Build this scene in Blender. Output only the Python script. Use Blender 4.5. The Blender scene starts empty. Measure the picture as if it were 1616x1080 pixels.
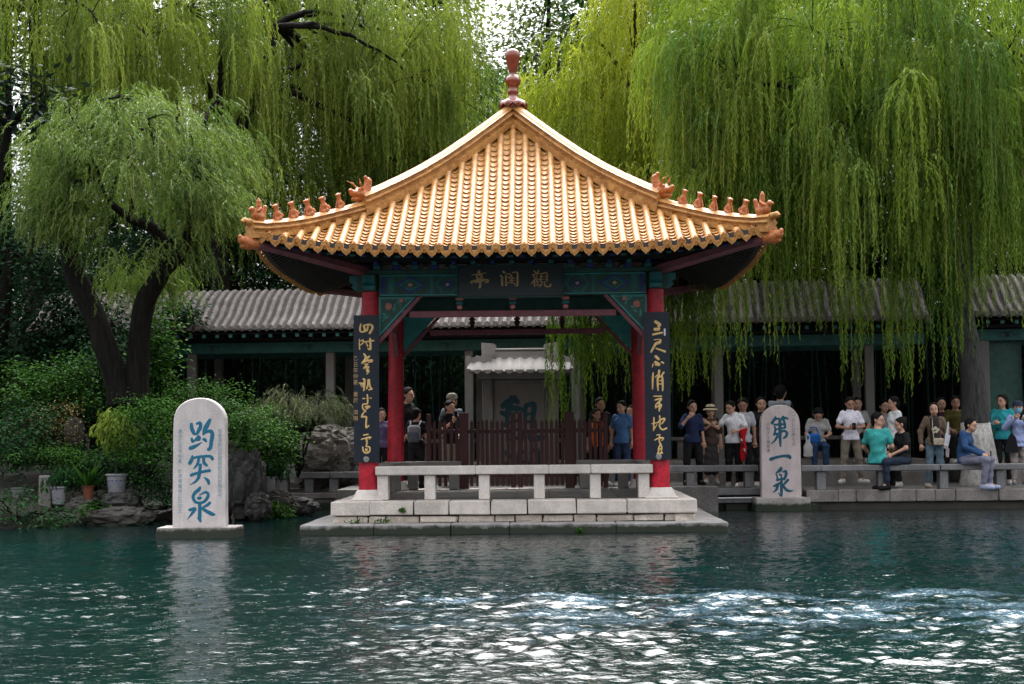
import bpy, math, random
import numpy as np
from mathutils import Vector, noise as mnoise

random.seed(7); RNG = np.random.default_rng(11)
SC = bpy.context.scene
COL = SC.collection
R = math.radians
# ------------------------------------------------------------------ camera
CF, CX, CY, CZ, YAW, PIT, ROL = 2511.0, .4149, -25.109, 1.3749, -.0186, .0577, -.0092
cam = bpy.data.objects.new('camera', bpy.data.cameras.new('camera')); COL.objects.link(cam); SC.camera = cam
cam.data.sensor_width = 36; cam.data.lens = 36 * CF / 1616
cam.data.clip_end = 2000; cam.data.clip_start = .1
cam.location = (CX, CY, CZ)
from mathutils import Matrix
cam.rotation_euler = (Matrix.Rotation(-YAW, 3, 'Z') @ Matrix.Rotation(math.pi/2 + PIT, 3, 'X') @ Matrix.Rotation(ROL, 3, 'Z')).to_euler()

def at(px, py, Y):
    """world point seen at photo pixel (px, py) on the plane y = Y (for measuring positions)"""
    u, v = px - 808, py - 540
    c, s = math.cos(-ROL), math.sin(-ROL); u, v = c*u - s*v, s*u + c*v
    xr, zu = u/CF, -v/CF
    c, s = math.cos(PIT), math.sin(PIT); yr, z = c - s*zu, s + c*zu
    c, s = math.cos(YAW), math.sin(YAW); dx, dy = c*xr + s*yr, -s*xr + c*yr
    t = (Y - CY)/dy
    return Vector((CX + dx*t, Y, CZ + z*t))

# ------------------------------------------------------------------ light
SUN_EL, SUN_AZ = R(57), R(5)      # azimuth measured from +Y towards +X: veiled sun high beyond the pavilion
w = bpy.data.worlds.new('World'); SC.world = w; w.use_nodes = True
nt = w.node_tree; bg = nt.nodes['Background']
sky = nt.nodes.new('ShaderNodeTexSky'); sky.sky_type = 'NISHITA'; sky.sun_disc = False
sky.sun_elevation = SUN_EL; sky.sun_rotation = SUN_AZ; sky.air_density = 1.0; sky.dust_density = 4.0; sky.ozone_density = 1.0
hs = nt.nodes.new('ShaderNodeHueSaturation'); hs.inputs['Saturation'].default_value = .14
nt.links.new(sky.outputs[0], hs.inputs['Color'])
# overcast: the cloud cover is about three times brighter overhead than at the horizon
tcw = nt.nodes.new('ShaderNodeTexCoord'); sxyz = nt.nodes.new('ShaderNodeSeparateXYZ'); nt.links.new(tcw.outputs['Generated'], sxyz.inputs[0])
mr = nt.nodes.new('ShaderNodeMapRange'); mr.inputs[1].default_value = 0; mr.inputs[2].default_value = 1; mr.inputs[3].default_value = .14; mr.inputs[4].default_value = 3.6
nt.links.new(sxyz.outputs[2], mr.inputs[0])
vm = nt.nodes.new('ShaderNodeVectorMath'); vm.operation = 'SCALE'; nt.links.new(hs.outputs[0], vm.inputs[0]); nt.links.new(mr.outputs[0], vm.inputs['Scale'])
nt.links.new(vm.outputs[0], bg.inputs[0])
bg.inputs[1].default_value = .15
sun = bpy.data.objects.new('sun', bpy.data.lights.new('sun', 'SUN')); COL.objects.link(sun)
sun.data.energy = .95; sun.data.angle = R(14); sun.data.color = (1, .95, .88)
sd = Vector((math.sin(SUN_AZ)*math.cos(SUN_EL), math.cos(SUN_AZ)*math.cos(SUN_EL), math.sin(SUN_EL)))
sun.rotation_euler = sd.to_track_quat('Z', 'Y').to_euler(); sun.location = (0, -10, 30)
SC.view_settings.view_transform = 'Standard'; SC.view_settings.look = 'None'; SC.view_settings.gamma = 1
SC.view_settings.exposure = 1.05
SC.cycles.max_bounces = 6; SC.cycles.diffuse_bounces = 2; SC.cycles.glossy_bounces = 3
SC.cycles.transmission_bounces = 3; SC.cycles.transparent_max_bounces = 4; SC.cycles.sample_clamp_indirect = 6
SC.cycles.use_denoising = True

# ------------------------------------------------------------------ tags, empties
def tag(o, label=None, cat=None, group=None, kind=None):
    if label: o['label'] = label
    if cat: o['category'] = cat
    if group: o['group'] = group
    if kind: o['kind'] = kind
    return o
def thing(name, label, cat, loc=(0, 0, 0), rz=0, group=None):
    o = bpy.data.objects.new(name, None); COL.objects.link(o); o.location = loc; o.rotation_euler = (0, 0, rz)
    o.empty_display_size = .2
    return tag(o, label, cat, group)
def copy_tree(o, parent=None):
    c = o.copy(); COL.objects.link(c)
    if parent: c.parent = parent
    for ch in list(o.children): copy_tree(ch, c)
    return c

# ------------------------------------------------------------------ materials
def _new(name):
    m = bpy.data.materials.new(name); m.use_nodes = True
    return m, m.node_tree, m.node_tree.nodes['Principled BSDF']
def _noise(nt, scale, detail=4, rough=.6, coord='Object', stretch=None):
    tc = nt.nodes.new('ShaderNodeTexCoord'); n = nt.nodes.new('ShaderNodeTexNoise')
    n.inputs['Scale'].default_value = scale; n.inputs['Detail'].default_value = detail; n.inputs['Roughness'].default_value = rough
    src = tc.outputs[coord]
    if stretch:
        mp = nt.nodes.new('ShaderNodeMapping'); mp.inputs['Scale'].default_value = stretch
        nt.links.new(src, mp.inputs[0]); src = mp.outputs[0]
    nt.links.new(src, n.inputs['Vector']); return n
def _ramp(nt, fac, stops):
    r = nt.nodes.new('ShaderNodeValToRGB'); e = r.color_ramp.elements
    while len(e) < len(stops): e.new(.5)
    for k, (p, c) in enumerate(stops):
        e[k].position = p; e[k].color = (*c, 1) if len(c) == 3 else c
    nt.links.new(fac, r.inputs[0]); return r
def _mix(nt, fac, a, b, mode='MIX'):
    m = nt.nodes.new('ShaderNodeMix'); m.data_type = 'RGBA'; m.blend_type = mode
    for sock, v in ((m.inputs[0], fac), (m.inputs[6], a), (m.inputs[7], b)):
        if hasattr(v, 'is_linked'): nt.links.new(v, sock)
        elif isinstance(v, (int, float)): sock.default_value = v
        else: sock.default_value = (*v, 1)
    return m.outputs[2]
def _bump(nt, bs, h, strength, dist=.01):
    b = nt.nodes.new('ShaderNodeBump'); b.inputs['Strength'].default_value = strength; b.inputs['Distance'].default_value = dist
    nt.links.new(h, b.inputs['Height']); nt.links.new(b.outputs[0], bs.inputs['Normal'])
def mul(c, k): return tuple(min(1, x*k) for x in c)

def M(name, col, rough=.6, var=.2, scale=6, col2=None, bump=.2, spec=.4, stretch=None, fine=None, metal=0, coat=0, moss=None, grime=0, bdist=.012):
    m, nt, bs = _new(name)
    n = _noise(nt, scale, 5, .62, stretch=stretch)
    c = _ramp(nt, n.outputs[0], [(.32, mul(col, 1-var)), (.68, col2 or mul(col, 1+var))]).outputs[0]
    if fine:
        n2 = _noise(nt, fine, 3, .7)
        f = _ramp(nt, n2.outputs[0], [(.35, (.62, .62, .62)), (.62, (1.12, 1.12, 1.12))])
        c = _mix(nt, .8, c, f.outputs[0], 'MULTIPLY')
    if grime:
        n3 = _noise(nt, 1.7, 6, .7, stretch=(1, 1, .35))
        f = _ramp(nt, n3.outputs[0], [(.42, (1, 1, 1)), (.72, (.36, .34, .31))])
        c = _mix(nt, grime, c, f.outputs[0], 'MULTIPLY')
    if moss:
        g = nt.nodes.new('ShaderNodeNewGeometry'); sx = nt.nodes.new('ShaderNodeSeparateXYZ'); nt.links.new(g.outputs['Position'], sx.inputs[0])
        n4 = _noise(nt, 5, 4, .7, coord='Object')
        ad = nt.nodes.new('ShaderNodeMath'); ad.operation = 'MULTIPLY_ADD'; ad.inputs[1].default_value = -.16
        nt.links.new(n4.outputs[0], ad.inputs[0]); nt.links.new(sx.outputs[2], ad.inputs[2])
        f = _ramp(nt, ad.outputs[0], [(0, (1, 1, 1)), (.05, (0, 0, 0))])
        mr = nt.nodes.new('ShaderNodeMath'); mr.operation = 'ADD'; mr.inputs[1].default_value = .08 - moss
        nt.links.new(ad.outputs[0], mr.inputs[0]); nt.links.new(mr.outputs[0], f.inputs[0])
        c = _mix(nt, f.outputs[0], c, (.025, .032, .02))
    nt.links.new(c, bs.inputs['Base Color'])
    bs.inputs['Roughness'].default_value = rough; bs.inputs['Specular IOR Level'].default_value = spec; bs.inputs['Metallic'].default_value = metal
    bs.inputs['Coat Weight'].default_value = coat; bs.inputs['Coat Roughness'].default_value = .12
    if bump: _bump(nt, bs, _noise(nt, (fine or scale*4), 4, .65, stretch=stretch).outputs[0], bump, bdist)
    return m
def leaf_mat(name, a, b, trans=.35, rough=.5, spec=.2):
    m, nt, bs = _new(name)
    at_ = nt.nodes.new('ShaderNodeAttribute'); at_.attribute_name = 'tint'
    c = _ramp(nt, at_.outputs['Fac'], [(0, a), (1, b)]).outputs[0]
    nt.links.new(c, bs.inputs['Base Color']); bs.inputs['Roughness'].default_value = rough; bs.inputs['Specular IOR Level'].default_value = spec
    tr = nt.nodes.new('ShaderNodeBsdfTranslucent'); c2 = _mix(nt, 1, c, (1.0, 1.0, .55), 'MULTIPLY'); nt.links.new(c2, tr.inputs[0])
    mx = nt.nodes.new('ShaderNodeMixShader'); mx.inputs[0].default_value = trans
    nt.links.new(bs.outputs[0], mx.inputs[1]); nt.links.new(tr.outputs[0], mx.inputs[2])
    nt.links.new(mx.outputs[0], nt.nodes['Material Output'].inputs[0])
    return m
MAT = {}
MAT['white_stone'] = M('white_stone', (.68, .61, .55), .7, .14, 5, fine=90, bump=.35, grime=.55, moss=-1)
MAT['white_stone2'] = M('white_stone_paler', (.72, .66, .61), .7, .1, 6, fine=110, bump=.3, grime=.4, moss=-1)
MAT['rubble_stone'] = M('rubble_stone', (.64, .56, .48), .8, .22, 7, fine=60, bump=.6, grime=.6)
MAT['plinth_stone'] = M('plinth_stone', (.36, .34, .33), .75, .2, 4, fine=80, bump=.4, grime=.5, moss=.075)
MAT['joint'] = M('joint', (.04, .037, .033), .9, .2)
MAT['floor_stone'] = M('floor_stone', (.2, .19, .18), .35, .25, 3, fine=40, bump=.1, grime=.3)
MAT['stele_stone'] = M('stele_stone', (.7, .635, .62), .75, .12, 3, fine=75, bump=.6, grime=.45, moss=.0)
MAT['stele_stone2'] = M('stele_stone_pink', (.62, .53, .52), .75, .12, 3, fine=75, bump=.6, grime=.5, moss=.0)
MAT['stele_base'] = M('stele_base', (.42, .39, .37), .8, .2, 5, fine=70, bump=.6, grime=.6, moss=.1)
MAT['grey_stone'] = M('grey_stone', (.2, .2, .205), .75, .2, 4, fine=60, bump=.4, grime=.5)
MAT['bank_stone'] = M('bank_stone', (.25, .225, .21), .8, .25, 3, fine=50, bump=.5, grime=.8, moss=.1)
MAT['granite'] = M('granite', (.19, .175, .162), .75, .1, 3, fine=150, bump=.35, grime=.25)
MAT['pale_granite'] = M('pale_granite', (.34, .315, .295), .75, .1, 3, fine=150, bump=.35, grime=.35)
MAT['paving'] = M('paving', (.16, .15, .14), .8, .25, 2, fine=30, bump=.3)
MAT['soil'] = M('soil', (.018, .016, .012), .9, .3, 3, fine=20, bump=.6)
MAT['teal_ink'] = M('teal_paint', (.007, .135, .23), .55, .12, 20, bump=.1)
MAT['teal_ink2'] = M('deep_teal_paint', (.005, .08, .13), .55, .15, 20, bump=.1)
MAT['dim_ink'] = M('faded_teal_paint', (.008, .045, .06), .6, .25, 14, bump=.1)
MAT['thin_ink'] = M('weathered_teal_paint', (.2, .33, .37), .6, .3, 30, bump=0)
MAT['gold'] = M('gilt', (.75, .5, .2), .38, .15, 25, bump=.15, metal=.35)
MAT['old_gold'] = M('tarnished_gilt', (.5, .33, .15), .5, .2, 25, bump=.15)
MAT['navy'] = M('navy_lacquer', (.008, .014, .027), .4, .25, 6, bump=.12, stretch=(1, 1, .1), fine=None)
MAT['plaque_black'] = M('plaque_lacquer', (.035, .042, .048), .5, .25, 6, bump=.1, stretch=(.15, 1, 1))
MAT['red'] = M('red_lacquer', (.48, .012, .03), .42, .22, 4, bump=.25, grime=.5, fine=18)
MAT['dark_red'] = M('oxblood_paint', (.05, .009, .01), .5, .25, 6, bump=.15, stretch=(1, 1, .15))
MAT['rail_red'] = M('rail_paint', (.2, .06, .075), .5, .25, 8, bump=.15)
MAT['teal'] = M('teal_beam_paint', (.015, .13, .135), .5, .3, 9, bump=.1)
MAT['gallery_teal'] = M('gallery_beam_paint', (.022, .11, .1), .6, .3, 9, bump=.1)
MAT['teal_light'] = M('pale_teal_paint', (.04, .26, .25), .5, .2, 9, bump=.1)
MAT['blue'] = M('blue_beam_paint', (.015, .035, .17), .5, .3, 9, bump=.1)
MAT['dark_green'] = M('dark_green_paint', (.02, .075, .06), .5, .3, 9, bump=.1)
MAT['flower_pink'] = M('flower_paint', (.5, .16, .14), .5, .3, 30, bump=.1)
MAT['dark_wood'] = M('dark_wood', (.016, .014, .013), .6, .3, 6, bump=.2)
MAT['glaze'] = M('yellow_glaze', (.43, .17, .035), .48, .28, 8, col2=(.56, .29, .085), bump=.15, spec=.28, coat=.02, fine=34, grime=.3)
MAT['glaze_pale'] = M('pale_yellow_glaze', (.47, .22, .062), .5, .25, 9, bump=.12, spec=.28, coat=.02, fine=30, grime=.35)
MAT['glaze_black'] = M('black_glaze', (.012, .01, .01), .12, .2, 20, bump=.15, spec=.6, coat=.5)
MAT['glaze_brown'] = M('brown_glaze', (.4, .12, .03), .42, .4, 25, bump=.4, spec=.35, coat=.1)
MAT['glaze_red'] = M('red_brown_glaze', (.22, .042, .018), .2, .25, 12, bump=.1, spec=.6, coat=.6)
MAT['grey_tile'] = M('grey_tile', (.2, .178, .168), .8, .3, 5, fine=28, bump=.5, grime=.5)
MAT['grey_tile_shade'] = M('shaded_grey_tile', (.07, .062, .058), .85, .3, 5, fine=28, bump=.5, grime=.5)  # pan tiles: shade between the ribs put into the tile colour
MAT['bark'] = M('bark', (.013, .012, .011), .9, .5, 5, col2=(.022, .02, .017), spec=.12, bump=1, stretch=(4, 4, .45), fine=None, bdist=.05)
MAT['bark_grey'] = M('grey_bark', (.04, .04, .038), .9, .4, 6, col2=(.1, .1, .095), bump=1, stretch=(4, 4, .6), bdist=.04)
MAT['limewash'] = M('limewashed_bark', (.5, .47, .44), .85, .35, 9, bump=1, stretch=(2, 2, .8), fine=40)
MAT['twig'] = M('twig', (.2, .19, .05), .7, .3)
MAT['rock'] = M('rock', (.075, .068, .06), .85, .4, 2.2, fine=14, bump=.9, grime=.5, moss=.03)
MAT['rock_dark'] = M('rock_dark', (.045, .044, .042), .85, .4, 2.2, fine=14, bump=.9, grime=.6, moss=.03)
MAT['rock_pale'] = M('rock_pale', (.22, .2, .175), .85, .4, 2.2, fine=14, bump=.9, grime=.6)
MAT['terracotta'] = M('terracotta', (.2, .06, .03), .75, .2)
MAT['pot_white'] = M('white_glazed_pot', (.3, .3, .33), .3, .1, 8, grime=.3)
MAT['pot_blue'] = M('blue_glazed_band', (.03, .05, .2), .3, .2, 30)
MAT['metal'] = M('dull_metal', (.3, .29, .28), .45, .2, metal=.6)
MAT['white_paint'] = M('white_paint', (.75, .75, .75), .5, .06)
MAT['skin'] = M('skin', (.5, .29, .2), .55, .06, 12, bump=.05)
MAT['skin_dark'] = M('tanned_skin', (.36, .19, .125), .55, .06, 12, bump=.05)
MAT['hair'] = M('black_hair', (.009, .008, .008), .75, .3, 30, bump=.3, stretch=(3, 3, 1), spec=.12)
MAT['features'] = M('dark_features', (.03, .016, .013), .6, .1)
MAT['lips'] = M('lips', (.3, .075, .06), .5, .1)
_cl = {}
def cloth(c, rough=.85):
    k = tuple(round(x, 3) for x in c)
    if k not in _cl: _cl[k] = M('cloth', c, rough, .14, 9, bump=.35, spec=.2, fine=55)
    return _cl[k]

# ------------------------------------------------------------------ mesh tools
class MB:
    def __init__(s): s.v = []; s.f = []; s.m = []
    def add(s, vs, fs, mi=0):
        o = len(s.v); s.v += [tuple(v) for v in vs]; s.f += [tuple(i+o for i in f) for f in fs]; s.m += [mi]*len(fs)
    def box(s, x0, x1, y0, y1, z0, z1, mi=0, ch=0., jit=0.):
        if ch <= 0:
            vs = [(x, y, z) for z in (z0, z1) for y in (y0, y1) for x in (x0, x1)]
            fs = [(0, 2, 3, 1), (4, 5, 7, 6), (0, 1, 5, 4), (2, 6, 7, 3), (0, 4, 6, 2), (1, 3, 7, 5)]
        else:
            bm = bmesh.new(); bmesh.ops.create_cube(bm, size=1)
            for v in bm.verts: v.co = ((x0+x1)/2 + v.co.x*(x1-x0), (y0+y1)/2 + v.co.y*(y1-y0), (z0+z1)/2 + v.co.z*(z1-z0))
            bmesh.ops.bevel(bm, geom=list(bm.edges), offset=ch, segments=1, affect='EDGES')
            bm.verts.index_update(); vs = [v.co.copy() for v in bm.verts]; fs = [tuple(v.index for v in f.verts) for f in bm.faces]; bm.free()
        if jit: vs = [(x+random.uniform(-jit, jit), y+random.uniform(-jit, jit), z+random.uniform(-jit, jit)) for x, y, z in vs]
        s.add(vs, fs, mi)
    def tube(s, pts, rad, n=8, mi=0, caps=True, wob=0.):
        pts = [Vector(p) for p in pts]; k = len(pts)
        if not hasattr(rad, '__len__'): rad = [rad]*k
        vs = []; fs = []; up = None
        for i, p in enumerate(pts):
            t = (pts[min(i+1, k-1)] - pts[max(i-1, 0)])
            if t.length < 1e-9: t = Vector((0, 0, 1))
            t.normalize()
            if up is None:
                up = t.orthogonal().normalized()
            up = (up - t*up.dot(t)); up = up.normalized() if up.length > 1e-6 else t.orthogonal().normalized()
            b = t.cross(up)
            for j in range(n):
                a = 2*math.pi*j/n; r = rad[i]*(1 + (random.uniform(-wob, wob) if wob else 0))
                vs.append(p + up*(r*math.cos(a)) + b*(r*math.sin(a)))
        for i in range(k-1):
            for j in range(n):
                a = i*n+j; b2 = i*n+(j+1) % n; fs.append((a, b2, b2+n, a+n))
        if caps: fs.append(tuple(range(n-1, -1, -1))); fs.append(tuple(range((k-1)*n, k*n)))
        s.add(vs, fs, mi)
    def lathe(s, prof, n=24, c=(0, 0, 0), mi=0, caps=True):
        vs = []; fs = []
        for r, z in prof:
            for j in range(n):
                a = 2*math.pi*j/n; vs.append((c[0]+r*math.cos(a), c[1]+r*math.sin(a), c[2]+z))
        for i in range(len(prof)-1):
            for j in range(n):
                a = i*n+j; b = i*n+(j+1) % n; fs.append((a, b, b+n, a+n))
        if caps: fs.append(tuple(range(n-1, -1, -1))); fs.append(tuple(range((len(prof)-1)*n, len(prof)*n)))
        s.add(vs, fs, mi)
    def prism(s, poly, y0, y1, mi=0):
        """polygon in xz extruded along y"""
        n = len(poly); vs = [(x, y0, z) for x, z in poly] + [(x, y1, z) for x, z in poly]
        fs = [tuple(range(n)), tuple(range(2*n-1, n-1, -1))] + [(i, i+n, (i+1) % n+n, (i+1) % n) for i in range(n)]
        s.add(vs, fs, mi)
    def grid(s, P, mi=0, flip=False):
        """P[i][j] array of points"""
        P = np.asarray(P, float); a, b = P.shape[:2]
        fs = []
        for i in range(a-1):
            for j in range(b-1):
                q = (i*b+j, i*b+j+1, (i+1)*b+j+1, (i+1)*b+j); fs.append(q[::-1] if flip else q)
        s.add(P.reshape(-1, 3).tolist(), fs, mi)
    def build(s, name, mats, parent=None, smooth=False, bevel=0, loc=None):
        me = bpy.data.meshes.new(name); me.from_pydata([tuple(v) for v in s.v], [], s.f)
        mats = mats if isinstance(mats, (list, tuple)) else [mats]
        for m in mats: me.materials.append(MAT[m] if isinstance(m, str) else m)
        if len(mats) > 1: me.polygons.foreach_set('material_index', s.m)
        if smooth:
            me.polygons.foreach_set('use_smooth', [True]*len(me.polygons))
        o = bpy.data.objects.new(name, me); COL.objects.link(o)
        if smooth == 'auto':
            me.set_sharp_from_angle(angle=R(38))
        if parent: o.parent = parent
        if bevel:
            md = o.modifiers.new('bevel', 'BEVEL'); md.width = bevel; md.segments = 2; md.limit_method = 'ANGLE'
        return o
import bmesh

def np_mesh(name, V, F, mats, parent=None, smooth=True, midx=None, attr=None):
    """V (n,3), F (m,4) quads"""
    me = bpy.data.meshes.new(name); V = np.asarray(V, np.float32); F = np.asarray(F, np.int32)
    k = F.shape[1]
    me.vertices.add(len(V)); me.vertices.foreach_set('co', V.ravel())
    me.loops.add(F.size); me.loops.foreach_set('vertex_index', F.ravel())
    me.polygons.add(len(F)); me.polygons.foreach_set('loop_start', np.arange(0, F.size, k, dtype=np.int32))
    mats = mats if isinstance(mats, (list, tuple)) else [mats]
    for m in mats: me.materials.append(MAT[m] if isinstance(m, str) else m)
    if midx is not None: me.polygons.foreach_set('material_index', np.asarray(midx, np.int32))
    if smooth: me.polygons.foreach_set('use_smooth', np.ones(len(F), bool))
    if attr is not None:
        for nm, a in attr.items():
            at_ = me.attributes.new(nm, 'FLOAT', 'POINT'); at_.data.foreach_set('value', np.asarray(a, np.float32))
    me.update(calc_edges=True)
    o = bpy.data.objects.new(name, me); COL.objects.link(o)
    if parent: o.parent = parent
    return o

def surface_nets(val, org, h):
    """isosurface 0 of val (negative inside); returns verts, quads"""
    h = np.broadcast_to(np.asarray(h, float), (3,)); nx, ny, nz = val.shape
    s = val < 0
    cs = np.zeros((nx-1, ny-1, nz-1), np.int8)
    for i in (0, 1):
        for j in (0, 1):
            for k in (0, 1): cs += s[i:nx-1+i, j:ny-1+j, k:nz-1+k]
    act = (cs > 0) & (cs < 8)
    idx = -np.ones(act.shape, np.int64); ii = np.argwhere(act); idx[act] = np.arange(len(ii))
    acc = np.zeros((len(ii), 3)); cnt = np.zeros(len(ii))
    cor = [(a, b, c) for a in (0, 1) for b in (0, 1) for c in (0, 1)]
    for a in range(8):
        for b in range(a+1, 8):
            d = np.abs(np.subtract(cor[a], cor[b]))
            if d.sum() != 1: continue
            va = val[ii[:, 0]+cor[a][0], ii[:, 1]+cor[a][1], ii[:, 2]+cor[a][2]]; vb = val[ii[:, 0]+cor[b][0], ii[:, 1]+cor[b][1], ii[:, 2]+cor[b][2]]
            cr = (va < 0) != (vb < 0); t = np.where(cr, va/np.where(cr, va-vb, 1), 0)
            p = np.array(cor[a]) + t[:, None]*(np.array(cor[b])-np.array(cor[a]))
            acc += np.where(cr[:, None], p, 0); cnt += cr
    V = (ii + acc/np.maximum(cnt, 1)[:, None])*h + np.asarray(org)
    Q = []
    for ax in range(3):
        a = [slice(None)]*3; b = [slice(None)]*3; a[ax] = slice(0, -1); b[ax] = slice(1, None)
        sa, sb = s[tuple(a)], s[tuple(b)]
        e = np.argwhere(sa != sb)
        o1, o2 = [(1, 2), (2, 0), (0, 1)][ax]
        ok = (e[:, o1] > 0) & (e[:, o2] > 0) & (e[:, o1] < val.shape[o1]-1) & (e[:, o2] < val.shape[o2]-1); e = e[ok]
        if not len(e): continue
        def cell(d1, d2):
            q = e.copy(); q[:, o1] -= d1; q[:, o2] -= d2; return idx[q[:, 0], q[:, 1], q[:, 2]]
        q = np.stack([cell(1, 1), cell(0, 1), cell(0, 0), cell(1, 0)], 1)
        fl = ~sa[e[:, 0], e[:, 1], e[:, 2]]
        q[fl] = q[fl][:, ::-1]; Q.append(q)
    Q = np.concatenate(Q); Q = Q[(Q >= 0).all(1)]
    return V, Q
def caps_sdf(G, caps, k=.03):
    d = None
    for a, b, ra, rb in caps:
        a = np.array(a, float); b = np.array(b, float); ba = b-a; l2 = max(ba @ ba, 1e-9)
        pa = G-a; t = np.clip(pa @ ba/l2, 0, 1)
        e = np.sqrt(((pa - t[..., None]*ba)**2).sum(-1)) - (ra + (rb-ra)*t)
        if d is None: d = e
        else:
            hh = np.clip(.5+.5*(d-e)/k, 0, 1); d = d + (e-d)*hh - k*hh*(1-hh)
    return d
def sdf_grid(caps, h, pad=.04):
    P = np.array([np.array(p) + s*r for a, b, ra, rb in caps for p, r in ((a, ra), (b, rb)) for s in (-1, 1)])
    lo = P.min(0)-pad; hi = P.max(0)+pad
    ax = [np.arange(lo[i], hi[i]+h, h) for i in range(3)]
    return np.stack(np.meshgrid(*ax, indexing='ij'), -1), lo

# --- brush lettering: strokes of (x, y, width) in a drawing's own units -> raised solid strokes on the board's face
def lettering(name, strokes, place, mat, parent, depth=.006, res=.006, smoothk=0):
    """place(x, y) -> (u, v) metres in the board's face; the solid lies on local y = 0, in front of it (towards -y)"""
    S = []
    for st in strokes:
        pts = [(*place(p[0], p[1]), p[2]) for p in st]
        u0 = place(0, 0); u1 = place(100, 0); sc = math.hypot(u1[0]-u0[0], u1[1]-u0[1])/100
        pts = [(a, b, c*sc/2) for a, b, c in pts]
        if len(pts) > 2:           # smooth the path
            q = []
            for i in range(len(pts)-1):
                p0, p1, p2, p3 = pts[max(i-1, 0)], pts[i], pts[i+1], pts[min(i+2, len(pts)-1)]
                for t in (0, .33, .67):
                    q.append(tuple(.5*(2*p1[k] + (p2[k]-p0[k])*t + (2*p0[k]-5*p1[k]+4*p2[k]-p3[k])*t*t + (3*p1[k]-p0[k]-3*p2[k]+p3[k])*t**3) for k in range(3)))
            pts = q + [pts[-1]]
        S += [(pts[i], pts[i+1]) for i in range(len(pts)-1)]
    A = np.array([[p[:2] for p in s] for s in S]); lo = A.min((0, 1))-.05; hi = A.max((0, 1))+.05
    xs = np.arange(lo[0], hi[0], res); zs = np.arange(lo[1], hi[1], res)
    X, Z = np.meshgrid(xs, zs, indexing='ij'); d = np.full(X.shape, 9.)
    for (x0, z0, r0), (x1, z1, r1) in S:
        bx, bz = x1-x0, z1-z0; l2 = max(bx*bx+bz*bz, 1e-9)
        t = np.clip(((X-x0)*bx+(Z-z0)*bz)/l2, 0, 1)
        d = np.minimum(d, np.hypot(X-x0-t*bx, Z-z0-t*bz) - np.maximum(r0+(r1-r0)*t, .0015))
    ys = np.array([-1.5, -.5, .5, 1.5])*depth
    val = np.stack([np.maximum(d, 1e-4 + abs(y)-depth) for y in ys], 1)
    V, Q = surface_nets(val, (lo[0], ys[0], lo[1]), (res, depth, res))
    return np_mesh(name, V, Q, mat, parent, smooth=False)
def font_text(name, body, size, loc, mat, parent, vertical=True, spacing=1.15, depth=.002):
    """small inscriptions: one mesh of characters set in a column"""
    V = []; F = []
    for i, ch in enumerate(body):
        if ch == ' ': continue
        cu = bpy.data.curves.new('t', 'FONT'); cu.body = ch; cu.size = size; cu.align_x = 'CENTER'; cu.resolution_u = 2
        o = bpy.data.objects.new('t', cu); COL.objects.link(o)
        me = bpy.data.meshes.new_from_object(o.evaluated_get(bpy.context.evaluated_depsgraph_get()))
        n = len(V); V += [(v.co.x + loc[0], loc[1], v.co.y + loc[2] - i*size*spacing) for v in me.vertices]
        F += [tuple(k+n for k in p.vertices) for p in me.polygons]
        bpy.data.objects.remove(o); bpy.data.curves.remove(cu); bpy.data.meshes.remove(me)
    me = bpy.data.meshes.new(name); me.from_pydata(V, [], F); me.materials.append(MAT[mat])
    o = bpy.data.objects.new(name, me); COL.objects.link(o); o.parent = parent
    return o
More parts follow.
